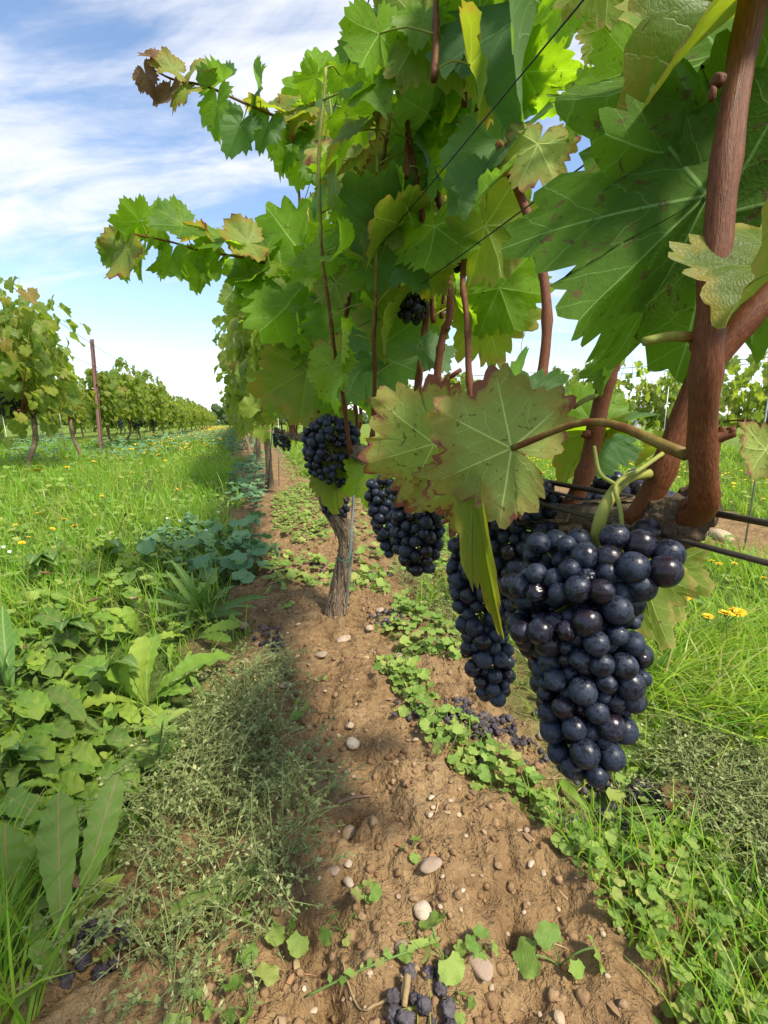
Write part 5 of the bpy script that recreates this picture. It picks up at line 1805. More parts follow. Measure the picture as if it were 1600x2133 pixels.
def stick(pts, r0, r1, label, name="twig", mat=M_TWIG, cat="twig", lift=.004, n=16):
    pp = []
    for p in pts:
        g = on_ground(p[0], p[1]); g[2] += lift + (p[2] if len(p) > 2 else 0); pp.append(g)
    V, F = tube(catmull(pp, n), np.linspace(r0, r1, n), 6)
    V = V + .0007 * np.stack([vnoise(V * 150, 3), vnoise(V * 150, 4), vnoise(V * 150, 5)], 1)
    return tag(obj(name, mkmesh(name, V, F, mat)), label, cat)


stick([(705, 1700), (735, 1682), (772, 1662)], .0028, .0018, "short snapped stick beside the pale speckled stone")
stick([(612, 1192), (640, 1176), (668, 1172)], .006, .004, "pale brown twig lying by the trunk among green weeds")
stick([(1424, 1748), (1445, 1705), (1490, 1678), (1520, 1662)], .0030, .0018, "curved grey-brown twig arching out of the mat of small weeds", lift=.03)
stick([(1338, 1712), (1365, 1690), (1395, 1683)], .0018, .0012, "thin bent twig beside the orange dry leaf")
stick([(712, 2000), (725, 2060), (745, 2105), (765, 2112)], .0011, .0007, "thin pale root curling over the soil", "root", M_STRAW, "root")
stick([(765, 2112), (790, 2095), (815, 2090), (822, 2120)], .0016, .001, "thick pale root looping beside the dusty blue raisins", "root", M_STRAW, "root")
stick([(640, 1480), (665, 1485), (685, 1505)], .0013, .0008, "small curling root tip on the soil by a seedling", "root", M_STRAW, "root")
stick([(838, 2090, 0), (850, 2060, .012), (842, 2105, 0)], .0035, .003, "bleached wood splinter standing by the dusty raisins", "splinter", M_STRAW, "splinter")
for i, (p, q) in enumerate([((1130, 1640), (1265, 1640)), ((1150, 1628), (1250, 1600)), ((1200, 1655), (1290, 1610)), ((1240, 1650), (1330, 1700)), ((1270, 1620), (1300, 1690)), ((1300, 1660), (1350, 1730)), ((1215, 1600), (1285, 1655)), ((1310, 1690), (1400, 1700))]):
    o = stick([p, ((p[0] + q[0]) / 2, (p[1] + q[1]) / 2 - 6, .006), q], .0009, .0006, "thin reddish straw strewn below the largest bunch", "straw", M_STRAW, "straw")
    o['group'] = "straw below the largest bunch"
g = on_ground(1408, 1705)
V, F, at = LF_HI[4]
o = obj("fallen_leaf", hero_mesh(LF_HI, 8, D_), None, frame(g + [0, 0, .03], unit([-.3, -.6, .6]), unit([.2, .3, .5]), .026)); tag(o, "curled orange-brown dry leaf caught in the small weeds", "dry leaf")


# ------------------------------------------------------------------ weeds as plants with their leaves
def chord_temp(temp):
    """turn a strap so that its chord lies along +Y with length 1"""
    V, F, at = temp
    end = V[at['lc'][:, 1] >= .999].mean(0)
    L = math.hypot(end[1], end[2]); a = math.atan2(end[2], end[1])
    c, s_ = math.cos(-a), math.sin(-a)
    W_ = V.copy(); W_[:, 1] = (V[:, 1] * c - V[:, 2] * s_) / L; W_[:, 2] = (V[:, 1] * s_ + V[:, 2] * c) / L; W_[:, 0] /= L
    return W_, F, at


def temp_mesh(temps, mat, name="leaf"):
    return [mkmesh(name, *chord_temp(t_)[:2], mat, t_[2]) for t_ in temps]


ME_DOCK, ME_DAN, ME_PLA = temp_mesh(T_DOCK, M_DOCK), temp_mesh(T_DANDE, M_DANDE), temp_mesh(T_PLANT, M_PLANT)
ME_DANB = temp_mesh(T_DANDE, M_DOCK)


def aimed_leaf(root, base, tip, meshes, wid=1.0, up=None, k=None):
    tv = np.asarray(tip) - base; L = np.linalg.norm(tv)
    nr = np.array(up if up is not None else unit(np.array([0, 0, 1.0]) - FH * .35 + rng.normal(size=3) * .2))
    M = frame(base - np.array(root.location), nr, tv, L); M[:3, 0] *= wid
    obj("leaf", meshes[k if k is not None else int(rng.integers(len(meshes)))], root, M)


def plant(name, label, px, py, tips, meshes, group=None, cat="weed", wid=1.0):
    """tips: (px, py, height of the tip, [width factor])"""
    b_ = on_ground(px, py)
    root = thing(name, label, cat, b_, group)
    for tp_ in tips:
        tip = G(tp_[0], tp_[1], tp_[2] + b_[2])
        bb = b_ + unit(tip - b_) * .006
        aimed_leaf(root, bb, tip, meshes, (tp_[3] if len(tp_) > 3 else 1.0) * wid)
    return root


plant("dock_plant", "large weed with long smooth leaves and red midribs, growing from dried berries", 138, 2052,
      [(122, 1652, .13, 1.05), (70, 1900, .05, 1.6), (272, 1855, .04, .5), (60, 1975, .07, 1.7), (30, 2100, .05, 1.2)], ME_DOCK)
plant("dock_plant", "single long pale leaf with pink rib leaning across the weed mat edge", 148, 1996, [(246, 1612, .14, 1.1)], ME_DOCK)
plant("dock_plant", "broad lobed weed leaf lying over the greyish mat by the seedlings", 262, 1968, [(560, 1818, .03, 1.25), (215, 2005, .04, .8)], ME_DANB)
plant("dock_plant", "broad bright leaves of a weed at the grassy edge", 70, 1915, [(12, 1715, .12, 2.3), (85, 1760, .10, 1.7), (-20, 1830, .06, 1.6)], ME_DOCK)
plant("dandelion_plant", "big rosette of broad wavy leaves between grass and the greyish weed mat", 308, 1475,
      [(203, 1388, .08, 1.3), (300, 1325, .12, 1.3), (328, 1322, .10, 1.2), (262, 1372, .10, 1.2), (432, 1368, .06, 1.4), (487, 1368, .06, 1.0), (160, 1385, .05, 1.1), (150, 1480, .03, 1.4), (400, 1440, .05, 1.2), (385, 1400, .08, 1.1), (225, 1490, .03, 1.2), (340, 1540, .02, 1.2)], ME_DAN)
plant("plantain", "clump of upright ribbed strap leaves beside the bare soil", 425, 1293,
      [(357, 1168, .17, 1.3), (345, 1188, .15), (457, 1180, .17, 1.2), (490, 1220, .12, 1.5), (560, 1243, .05, 1.3), (535, 1266, .05, 1.2), (387, 1222, .13), (415, 1215, .13), (440, 1210, .14), (507, 1280, .04, 1.6), (372, 1322, .03, 1.4), (368, 1258, .08), (318, 1222, .09), (470, 1240, .11, 1.2), (300, 1250, .07), (400, 1190, .15), (330, 1290, .05)], ME_PLA)
plant("dandelion_plant", "wavy-leaved rosette pointing at the pale flat stone", 402, 1335, [(500, 1303, .03, 1.2), (482, 1335, .03), (350, 1300, .06, 1.2), (330, 1330, .05), (440, 1300, .06)], ME_DAN)
plant("dandelion_plant", "bluish broad leaves in shade above the big rosette", 300, 1330, [(225, 1268, .08, 1.4), (260, 1262, .10, 1.3), (190, 1285, .07, 1.2), (215, 1320, .05, 1.1)], ME_DAN)
plant("plantain", "sunlit strap-leaved clump at the picture edge amid short grass", 25, 1450, [(5, 1262, .15, 1.3), (28, 1340, .12, 1.2), (60, 1400, .06), (-25, 1330, .12), (45, 1390, .09, 1.3), (75, 1460, .04)], ME_PLA)
GL = "toothed rosettes in the alley grass"
spots = [(60, 1600), (170, 1560), (100, 1720), (20, 1660), (200, 1660), (250, 1600), (95, 1520), (40, 1540), (180, 1440), (230, 1540), (120, 1620), (60, 1380), (130, 1330), (110, 1250), (215, 1215), (160, 1190), (260, 1180), (60, 1180), (300, 1210), (30, 1250), (210, 1330), (80, 1450), (10, 1760), (150, 1660), (120, 1480), (240, 1480), (70, 1560), (140, 1700), (215, 1610), (20, 1480), (100, 1400), (170, 1290), (250, 1250), (90, 1290), (320, 1160), (200, 1140), (130, 1150), (20, 1330)]
for i, (px, py) in enumerate(spots):
    d_ = (on_ground(px, py) - CAM) @ FWD
    n = int(rng.integers(6, 10)); tips = []
    for q in range(n):
        az = q / n * 6.28 + rng.uniform(-.4, .4); L = rng.uniform(.04, .085)
        tips.append((px + math.cos(az) * L * FOC / d_, py - math.sin(az) * L * .55 * FOC / d_ - 12, rng.uniform(.015, .06), .85))
    plant("dandelion_plant", "yellow-green toothed rosette in the sunny alley grass beside the weed mat" if py > 1400 else "low toothed rosette in the alley grass near the shaded round leaves", px, py, tips, ME_DAN if i % 3 else ME_DANB, GL if py > 1400 else GL + " farther back")
for i, (px, py, lb) in enumerate([(150, 1330, "strap-leaved tuft between the toothed rosettes and the bent seed head"), (250, 1420, "strap-leaved tuft just above the big wavy rosette"), (95, 1190, "strap-leaved tuft in the sunny alley grass below the yellow flowers"), (230, 1160, "strap-leaved tuft beside the shaded bluish mallows"), (40, 1600, "strap-leaved tuft among the yellow-green rosettes at the grass edge")]):
    d_ = (on_ground(px, py) - CAM) @ FWD
    plant("plantain", lb, px, py, [(px + math.cos(a_) * rng.uniform(.03, .08) * FOC / d_, py - 10 - abs(math.sin(a_)) * rng.uniform(.02, .05) * FOC / d_, rng.uniform(.05, .13), 1.25) for a_ in np.linspace(-.3, 3.5, 9)], ME_PLA)
plant("plantain", "low strap-leaved plant showing at the right of the largest bunch", 1345, 1440, [(1335, 1330, .14, 1.5), (1370, 1380, .1, 1.3), (1410, 1420, .06, 1.2), (1330, 1400, .08), (1390, 1360, .1, 1.2)], ME_PLA)


# seedlings: round blades on thin stalks
def seed_leaf(seed, temps=None, reach=.9, rise=.75, k=0):
    a = Acc()
    p1 = np.array([0, reach * .45, rise * .85]); p2 = np.array([0, reach * .7, rise])
    V, F = tube(catmull([(0, 0, 0), (0, reach * .2, rise * .5), p1, p2], 6), .028, 4, cap=False)
    a.add(V, F, 1, lc=np.zeros((len(V), 3)))
    V, F, at = T_ROUND[k]
    th = -.5 + .5 * np.random.default_rng(seed).normal()
    c, s_ = math.cos(th), math.sin(th)
    W_ = V * .62; W_ = np.stack([W_[:, 0], W_[:, 1] * c - W_[:, 2] * s_, W_[:, 1] * s_ + W_[:, 2] * c], 1) + p2
    a.add(W_, F, 0, lc=at['lc'])
    return a


ME_SEED = [seed_leaf(i, reach=rng.uniform(.5, 1.1), rise=rng.uniform(.5, 1.1), k=i % 5).mesh("leaf", [M_MALLOW, M_GSTEM]) for i in range(7)]
ME_SEEDB = [seed_leaf(20 + i, reach=rng.uniform(.3, .9), rise=rng.uniform(.9, 1.5), k=i % 5).mesh("leaf", [M_MALLOWB, M_GSTEM]) for i in range(5)]


def seedling(x, y, size, label, group, meshes=None, n=None, yaw0=None, cat="seedling", name="mallow_seedling"):
    meshes = meshes or ME_SEED
    root = thing(name, label, cat, (x, y, gz(x, y) - .002), group)
    n = n or int(rng.integers(3, 6)); y0 = rng.uniform(0, 6.28)
    for i in range(n):
        yw = y0 + i / n * 6.28 + rng.uniform(-.4, .4); s_ = size * rng.uniform(.6, 1.15)
        M = Matrix.Rotation(yw, 4, 'Z') @ Matrix.Rotation(rng.uniform(-.35, .25), 4, 'X') @ Matrix.Rotation(rng.normal() * .3, 4, 'Y') @ Matrix.Diagonal((s_ * 1.1, s_, s_ * rng.uniform(.7, 1.1), 1))
        obj("leaf", meshes[int(rng.integers(len(meshes)))], root, M)
    return root


CLEAR = [tuple(G(a, b)[:2]) for a, b in [(905, 1500), (930, 1505), (960, 1510), (995, 1512), (1030, 1516), (1065, 1520), (1203, 1735), (1240, 1640), (1292, 1725), (1320, 1670), (1360, 1670), (770, 1197), (805, 1285)]]


def poly_pts(poly, n, dens=None, mind=0.0):
    """points spread over the ground inside a polygon given by photo pixels"""
    gp_ = [tuple(G(a, b)[:2]) for a, b in poly]
    xs = [p[0] for p in gp_]; ys = [p[1] for p in gp_]
    out = np.zeros((0, 2)); tries = 0
    while len(out) < n and tries < 60:
        tries += 1
        q = np.stack([rng.uniform(min(xs), max(xs), 4 * n), rng.uniform(min(ys), max(ys), 4 * n)], 1)
        q = q[inpoly(q[:, 0], q[:, 1], gp_)]
        for cx, cy_ in CLEAR: q = q[np.hypot(q[:, 0] - cx, q[:, 1] - cy_) > .032]
        if mind:
            keep = list(out)
            for p in q:
                if len(keep) >= n: break
                if all((p[0] - k_[0]) ** 2 + (p[1] - k_[1]) ** 2 > mind ** 2 for k_ in keep): keep.append(p)
            out = np.array(keep).reshape(-1, 2)
        else:
            out = np.vstack([out, q])
    return out[:n]


BAND = [(1090, 1660), (1230, 1740), (1330, 1770), (1470, 1790), (1640, 1950), (1640, 2250), (1480, 2250), (1330, 2040), (1180, 1840), (1110, 1740)]
PATCH1 = [(800, 1290), (850, 1255), (930, 1300), (985, 1360), (975, 1400), (890, 1400), (830, 1370)]
PATCH2 = [(790, 1400), (860, 1430), (960, 1520), (1010, 1590), (1110, 1650), (1100, 1700), (1000, 1680), (900, 1600), (850, 1500), (790, 1430)]
PATCH3 = [(725, 1205), (800, 1205), (800, 1250), (740, 1255)]
for x, y in poly_pts(BAND, 64, mind=.018):
    seedling(x, y, rng.uniform(.011, .024), "round-leaved seedling in the dense green band below the largest bunch", "seedlings of the dense green band")
for x, y in poly_pts(PATCH1, 32, mind=.022):
    seedling(x, y, rng.uniform(.015, .032), "round-leaved seedling in the leafy patch beyond the trunk foot", "seedlings of the leafy patch by the trunk", n=5)
for x, y in poly_pts(PATCH2, 55, mind=.022):
    seedling(x, y, rng.uniform(.016, .027), "small seedling in the loose drift around the longest shrivelled cluster", "seedlings around the longest shrivelled cluster")
for x, y in poly_pts(PATCH3, 10, mind=.04):
    seedling(x, y, rng.uniform(.03, .05), "seedling at the back of the trunk by its metal rod", "seedlings behind the trunk", n=5)
for px, py, sz, n, lb in [(535, 1960, .036, 5, "bright scalloped seedling with large round leaves at the mat's lower edge"), (600, 1950, .032, 4, "pair of round leaves on stalks beside the bright scalloped seedling"), (712, 1935, .022, 4, "lone seedling below the reddish pebbles"),
                          (765, 1880, .020, 5, "seedling with a chain of round leaves above the lone one"), (860, 1775, .016, 3, "tiny seedling left of the tall cream stone"), (855, 1965, .022, 3, "seedling leaning on the small brownish stone"),
                          (930, 2010, .030, 4, "seedling with one bright scalloped leaf beside the chipped stone"), (1000, 1985, .02, 4, "seedling right above the chipped stone"), (1165, 2010, .032, 4, "lone tall seedling with a pleated young leaf on bare soil"),
                          (625, 1490, .022, 6, "bright sprig on open soil left of the wedge stone"), (665, 1420, .016, 5, "narrow-leaved sprout on open soil nearer the trunk"), (520, 2110, .024, 5, "yellow-green sprout at the bottom edge of the soil clods"),
                          (405, 2120, .024, 5, "yellow-green sprout at the lowest weed edge"), (960, 2100, .014, 4, "tiny sprout near the dusty blue raisins"), (1060, 1330, .02, 5, "seedling behind the slim bunch tip"), (600, 1270, .026, 4, "seedling in the trunk's shadow"), (575, 1230, .03, 4, "seedling amid the trailing bluish leaves")]:
    g = on_ground(px, py); seedling(g[0], g[1], sz, lb, None, n=n)
MB_P = [(310, 1140), (400, 1110), (520, 1115), (548, 1180), (510, 1225), (400, 1200), (320, 1180)]
for i, (x, y) in enumerate(poly_pts(MB_P, 30, mind=.065)):
    seedling(x, y, rng.uniform(.06, .09), "bluish round-leaved mallow in the shaded patch beside the soil", "bluish mallows in shade", ME_SEEDB, n=6, cat="weed", name="mallow_plant")

# upright weed with oval leaves
b_ = on_ground(332, 1625)
root = thing("oval_leaved_weed", "upright branching weed with small oval leaves in front of the big rosette", "weed", b_)
st_ = [b_, G(330, 1570, .07), G(340, 1500, .16)]
V, F = tube(catmull(st_, 14), .0014, 6); obj("stem", mkmesh("stem", V - b_, F, M_GSTEM), root)
ov = mkmesh("leaf", *strap(1, lambda t_: .30 * math.sin(math.pi * min(1, .06 + .93 * t_)), 5, .2, .2, .3)[:2], M_MALLOW, strap(1, lambda t_: .3, 5)[2])
pth = catmull(st_, 20)
for i in range(22):
    p = pth[int(2 + i * .78)]; az = i * 2.4
    h_ = np.array([math.cos(az), math.sin(az), rng.uniform(.0, .6)])
    obj("leaf", ov, root, frame(p - b_ + h_ * .006, unit(np.array([0, 0, 1]) + h_ * .1), h_, rng.uniform(.018, .032)))


# dandelion-like yellow flowers
def flower_mesh(seed):
    a = Acc(); r_ = np.random.default_rng(seed)
    for ring, (n, L, tilt) in enumerate([(15, 1.0, .15), (12, .75, .45), (8, .45, .8)]):
        for i in range(n):
            az = i / n * 6.283 + r_.uniform(-.15, .15) + ring * .2; l_ = L * r_.uniform(.85, 1.1); w_ = .13
            d_ = np.array([math.cos(az) * math.cos(tilt), math.sin(az) * math.cos(tilt), math.sin(tilt)]); s_ = np.array([-math.sin(az), math.cos(az), 0])
            V = np.array([d_ * .08 - s_ * .04, d_ * .08 + s_ * .04, d_ * l_ * .7 + s_ * w_, d_ * l_ + [0, 0, -.04], d_ * l_ * .7 - s_ * w_])
            a.add(V, [(0, 1, 2), (0, 2, 4), (4, 2, 3)])
    V, F = tube(np.array([(0, 0, -.45), (0, 0, -.2), (0, 0, .05)]), [.12, .22, .2], 7); a.add(V, F, 1)
    return a.mesh("flower_head", [M_PETAL, M_GSTEM])


ME_FLOW = [flower_mesh(i) for i in range(4)]


def flower(px, py, zh, wpx, label, group):
    d0 = on_ground(px, py)
    head = G(px, py, zh); d_ = (head - CAM) @ FWD
    base = np.array([head[0] + rng.uniform(-.03, .03), head[1] + rng.uniform(-.02, .04), 0]); base[2] = gz(base[0], base[1])
    root = thing("dandelion", label, "flower", base, group)
    V, F = tube(catmull([(0, 0, 0), (head - base) * [.3, .3, .6], head - base], 7), .0012, 5); obj("stem", mkmesh("stem", V, F, M_GSTEM), root)
    s_ = wpx * d_ / FOC / 2
    obj("flower_head", ME_FLOW[int(rng.integers(4))], root, Matrix.Translation(head - base + [0, 0, .002]) @ Euler((rng.uniform(-.5, .3), rng.uniform(-.4, .4), rng.uniform(0, 6))).to_matrix().to_4x4() @ Matrix.Scale(s_, 4))


FL = [(155, 1097, .18, 18), (134, 1083, .2, 16), (110, 1103, .18, 14), (46, 1132, .16, 16), (32, 1095, .2, 11), (78, 981, .28, 18), (140, 974, .3, 12), (137, 957, .3, 10), (312, 926, .32, 13), (274, 936, .3, 11), (330, 948, .3, 12), (195, 962, .28, 10), (330, 985, .26, 9), (300, 965, .28, 9), (275, 985, .25, 9), (345, 960, .28, 8), (78, 1070, .2, 8), (60, 1250 - 130, .17, 9), (168, 1020, .22, 9), (212, 1034, .22, 10), (370, 1020, .2, 8), (320, 905, .32, 9), (355, 915, .3, 9), (390, 925, .3, 8), (400, 905, .3, 8), (375, 940, .28, 8), (420, 915, .3, 8), (440, 905, .3, 8), (430, 930, .28, 8), (460, 915, .28, 8), (410, 950, .26, 8), (350, 935, .28, 8)]
for i, (px, py, zh, w_) in enumerate(FL):
    lb = "yellow dandelion-like flower in the alley grass, largest of its cluster" if i == 0 else "yellow dandelion-like flower standing alone in the near alley grass" if i == 3 else "yellow flower closest to the bushy vine's trunk" if i == 5 else "yellow dandelion-like flower in the alley grass"
    flower(px, py, zh, w_, lb, "yellow flowers of the alley")
for i, (px, py, zh, w_) in enumerate([(1512, 1280, .14, 34), (1538, 1278, .13, 34), (1475, 1286, .13, 26), (1432, 1246, .13, 22), (1482, 1170, .15, 16), (1498, 1176, .14, 16), (1530, 1175, .14, 14), (1525, 1272, .14, 20), (1422, 990, .2, 9), (1100, 975, .2, 8), (1130, 985, .2, 9), (1150, 970, .2, 8), (1180, 985, .2, 9), (1115, 1000, .18, 9), (1160, 1000, .18, 9), (1425, 1030, .18, 9), (1430, 1012, .18, 9), (1520, 1015, .18, 9), (1545, 995, .18, 8), (1590, 1040, .16, 9), (1500, 985, .2, 8), (1440, 965, .2, 8), (1590, 1205, .14, 14)]):
    flower(px, py, zh, w_, "bright yellow flower in the long grass behind the largest bunch" if py > 1100 else "small yellow flower in the grass beyond the bare rods", "yellow flowers past the row" if py < 1100 else "yellow flowers by the long grass")
# white clover heads
for px, py in [(348, 1080), (375, 1085), (455, 1067), (430, 1105), (8, 1140), (20, 1150)]:
    h_ = G(px, py, .16); o = obj("clover_flower", mkmesh("clover_flower", lump(1, 77, .3)[0], ICO[1][1], M_WHITE)); o.location = h_; o.scale = (.0048,) * 3
    tag(o, "white clover head above the shaded bluish mallows" if px > 100 else "white blossom tuft at the edge of the alley grass", "flower", "white clover heads")

# plantain seed stalks and dry stalks
def seed_stalk(px, py, tpx, tpy, z, label, head=.03, mat=M_SEED):
    b_ = on_ground(px, py); t_ = G(tpx, tpy, z)
    root = thing("seed_stalk", label, "seed stalk", b_)
    pth_ = catmull([b_, (b_ + t_) / 2 + [0, 0, .03], t_], 12)
    V, F = tube(pth_, .0010, 5); obj("stem", mkmesh("stem", V - b_, F, M_STRAW if mat is M_STRAW else M_GSTEM), root)
    dr = unit(pth_[-1] - pth_[-2])
    V, F = tube(np.array([t_ - dr * .002, t_ + dr * head * .3, t_ + dr * head * .8, t_ + dr * head]), [.0022, .0042, .0036, .001], 8)
    V = V + .0006 * np.stack([vnoise(V * 700, 1), vnoise(V * 700, 2), vnoise(V * 700, 3)], 1)
    obj("seed_head", mkmesh("seed_head", V - b_, F, mat), root)


seed_stalk(330, 1262, 205, 1247, .10, "dark plantain seed head bent level over the shaded grass")
seed_stalk(222, 1245, 105, 1194, .10, "brown plantain seed head lying over to the sunny grass")
seed_stalk(290, 1205, 280, 1155, .14, "fat brown seed head beside the bluish mallows")
seed_stalk(60, 1380, 52, 1345, .09, "pale brown seed head above the sunny strap leaves")
seed_stalk(240, 1160, 260, 1075, .2, "tall thin seed stalk rising in front of the bright grass")
seed_stalk(455, 1220, 456, 1115, .2, "seed stalk standing up through the bluish mallows")
seed_stalk(110, 1850, 145, 1820, .08, "seed head on a slanting stalk between the two long leaves")
seed_stalk(315, 1290, 285, 1245, .10, "dry orange grass leaf drooping over the clump of strap leaves", .05, M_STRAW)

# ------------------------------------------------------------------ grass and ground cover (nobody could count it)
def in_view(p, m=350):
    x, y, d_ = proj_many(p)
    near = (d_ > .05) & (x > -m) & (x < 1600 + m) & (y < 2133 + 700)
    wide = (d_ > -.6) & (x > -6000) & (x < 7600) | (np.abs(d_) < .6)
    return near | (wide & (rng.random(len(p)) < .38))


def proj_many(p):
    q = p - CAM; d_ = q @ FWD
    dd = np.where(d_ > .02, d_, .02)
    return 800 + FOC * (q @ RIGHT) / dd, 1066.5 - FOC * (q @ UP) / dd, d_


def blades(acc, pos, H, Wd, lean, bend, segs, rnd):
    n = len(pos)
    az = rng.uniform(0, 6.283, n); wd = np.stack([np.cos(az), np.sin(az), 0 * az], 1)
    tt = np.linspace(0, 1, segs + 1)
    L = []
    for i, t_ in enumerate(tt):
        c = pos + np.array([0, 0, 1.0]) * (H * (t_ - bend * .45 * t_ ** 2))[:, None] + lean * (H * (bend * t_ ** 2 + .15 * t_))[:, None]
        if i < segs:
            w = (Wd * (1 - t_ ** 1.6 * .8))[:, None]
            L += [c - wd * w, c + wd * w]
        else:
            L += [c]
    V = np.stack(L, 1); m = V.shape[1]
    F = []
    for i in range(segs - 1):
        a = 2 * i; F += [(a, a + 1, a + 3), (a, a + 3, a + 2)]
    a = 2 * (segs - 1); F += [(a, a + 1, a + 2)]
    F = np.array(F)
    FF = (F[None] + (np.arange(n) * m)[:, None, None]).reshape(-1, 3)
    lc = np.zeros((n, m, 3)); lc[:, :, 1] = np.repeat(tt, 2)[:m]; lc[:, :, 0] = .3
    acc.add(V.reshape(-1, 3), FF, 0, rnd=np.repeat(rnd, m), lc=lc.reshape(-1, 3))


def area_pts(x0, x1, y0, y1, dens, bare=.45, rmin=0, rmax=1e9, m=350):
    n = int((x1 - x0) * (y1 - y0) * dens)
    p = np.stack([rng.uniform(x0, x1, n), rng.uniform(y0, y1, n)], 1)
    r = np.hypot(p[:, 0], p[:, 1]); p = p[(r >= rmin) & (r < rmax)]
    p = p[strip(p[:, 0], p[:, 1]) < bare * rng.uniform(.3, 1.6, len(p))]
    q = np.column_stack([p, ground_h(p[:, 0], p[:, 1])])
    return q[in_view(q, m)]


def rlean(n, base=(0, 0)):
    a = rng.uniform(0, 6.28, n); v_ = np.stack([np.cos(a), np.sin(a), 0 * a], 1) * .8
    v_[:, 0] += base[0]; v_[:, 1] += base[1]
    return v_


KMAT = [tuple(G(a, b)[:2]) for a, b in [(440, 1520), (520, 1440), (580, 1540), (630, 1700), (640, 1800), (590, 1900), (530, 2010), (400, 2110), (250, 2090), (280, 1900), (300, 1760), (340, 1650)]]
KMATR = [tuple(G(a, b)[:2]) for a, b in [(1395, 1575), (1430, 1545), (1560, 1600), (1760, 1720), (1760, 1950), (1560, 1870), (1480, 1800), (1430, 1750), (1395, 1660)]]
ROSP = [tuple(G(a, b)[:2]) for a, b in [(280, 1190), (540, 1190), (600, 1300), (480, 1420), (400, 1560), (60, 1720), (-100, 1720), (-100, 1500), (150, 1350)]]
DOCKP = [tuple(G(a, b)[:2]) for a, b in [(95, 1940), (320, 1930), (340, 2160), (110, 2160)]]
LONGG = [tuple(G(a, b)[:2]) for a, b in [(1310, 1400), (1420, 1330), (1700, 1330), (1900, 1600), (1750, 1680), (1560, 1600), (1400, 1530), (1320, 1520)]]


def gpoly2(poly, n):
    p = poly_pts(poly, n); return np.column_stack([p, ground_h(p[:, 0], p[:, 1])])


def not_in(p, *polys):
    k_ = np.ones(len(p), bool)
    for q in polys: k_ &= ~inpoly(p[:, 0], p[:, 1], q)
    return p[k_]


gr = Acc()
for (x0, x1, y0, y1, dn, rm, rM, hh, ww, sg) in [(-1.6, 2.2, .1, 2.0, 8000, 0, 1.3, (.035, .12), .0014, 3), (-2.6, 3.2, .2, 3.6, 3800, 1.3, 3.0, (.06, .17), .0020, 3),
                                                (-4.5, 5.5, 1, 7.5, 1300, 3.0, 7.0, (.08, .22), .0036, 2), (-9, 10, 3, 17, 240, 7, 16, (.08, .22), .009, 2)]:
    p = area_pts(x0, x1, y0, y1, dn, rmin=rm, rmax=rM)
    p = not_in(p, KMAT, KMATR, DOCKP, LONGG)
    thin = inpoly(p[:, 0], p[:, 1], ROSP); p = p[~thin | (rng.random(len(p)) < .28)]
    tuft = vnoise(np.column_stack([p[:, :2] * 4, 0 * p[:, 0]]), 61); p = p[tuft > rng.uniform(-1.0, .35, len(p))]
    n = len(p)
    hv = hh[0] + (hh[1] - hh[0]) * rng.random(n) ** 1.5 * (1 + .5 * vnoise(np.column_stack([p[:, :2] * 2.2, 0 * p[:, 0]]), 66))
    blades(gr, p, hv, ww * rng.uniform(.6, 1.3, n), rlean(n, (-.2, .1)), rng.uniform(.15, .95, n), sg, np.clip(rng.normal(.5 + .22 * vnoise(np.column_stack([p[:, :2] * 1.3, 0 * p[:, 0]]), 71), .22, n), 0, 1))
gl = [tuple(G(a, b)[:2]) for a, b in [(-150, 1900), (60, 1900), (180, 2050), (130, 2200), (-150, 2200)]]
p = np.array([q for q in poly_pts([(-150, 1880), (40, 1900), (95, 2040), (80, 2190), (-150, 2200)], 200)]); p = np.column_stack([p, ground_h(p[:, 0], p[:, 1])])
blades(gr, p, rng.uniform(.07, .16, len(p)), rng.uniform(.001, .0022, len(p)), rlean(len(p), (.3, .4)), rng.uniform(.2, .9, len(p)), 4, rng.random(len(p)) * .7)
p = gpoly2(BAND, 520)
blades(gr, p, rng.uniform(.025, .085, len(p)), rng.uniform(.0007, .0014, len(p)), rlean(len(p), (.2, .2)), rng.uniform(.2, .9, len(p)), 4, rng.random(len(p)) * .7 + .2)
p = gpoly2(PATCH2, 60)
blades(gr, p, rng.uniform(.02, .06, len(p)), rng.uniform(.0007, .0012, len(p)), rlean(len(p), (.2, .2)), rng.uniform(.2, .9, len(p)), 4, rng.random(len(p)) * .7 + .2)
stuff("grass", gr.mesh("grass", M_GRASS))
lg = Acc()
q = np.array(LONGG); n = 3600
p = np.stack([rng.uniform(q[:, 0].min(), q[:, 0].max(), n), rng.uniform(q[:, 1].min(), q[:, 1].max(), n)], 1); p = p[inpoly(p[:, 0], p[:, 1], LONGG)]
p = np.column_stack([p, ground_h(p[:, 0], p[:, 1])]); n = len(p)
blades(lg, p, rng.uniform(.08, .21, n), rng.uniform(.0014, .0028, n), np.stack([rng.normal(.35, .8, n), rng.normal(-.35, .75, n), 0 * p[:, 0]], 1), rng.uniform(.4, 1.35, n), 6, np.clip(rng.normal(.22, .2, n), 0, 1))
stuff("long_grass", lg.mesh("long_grass", M_GRASS))

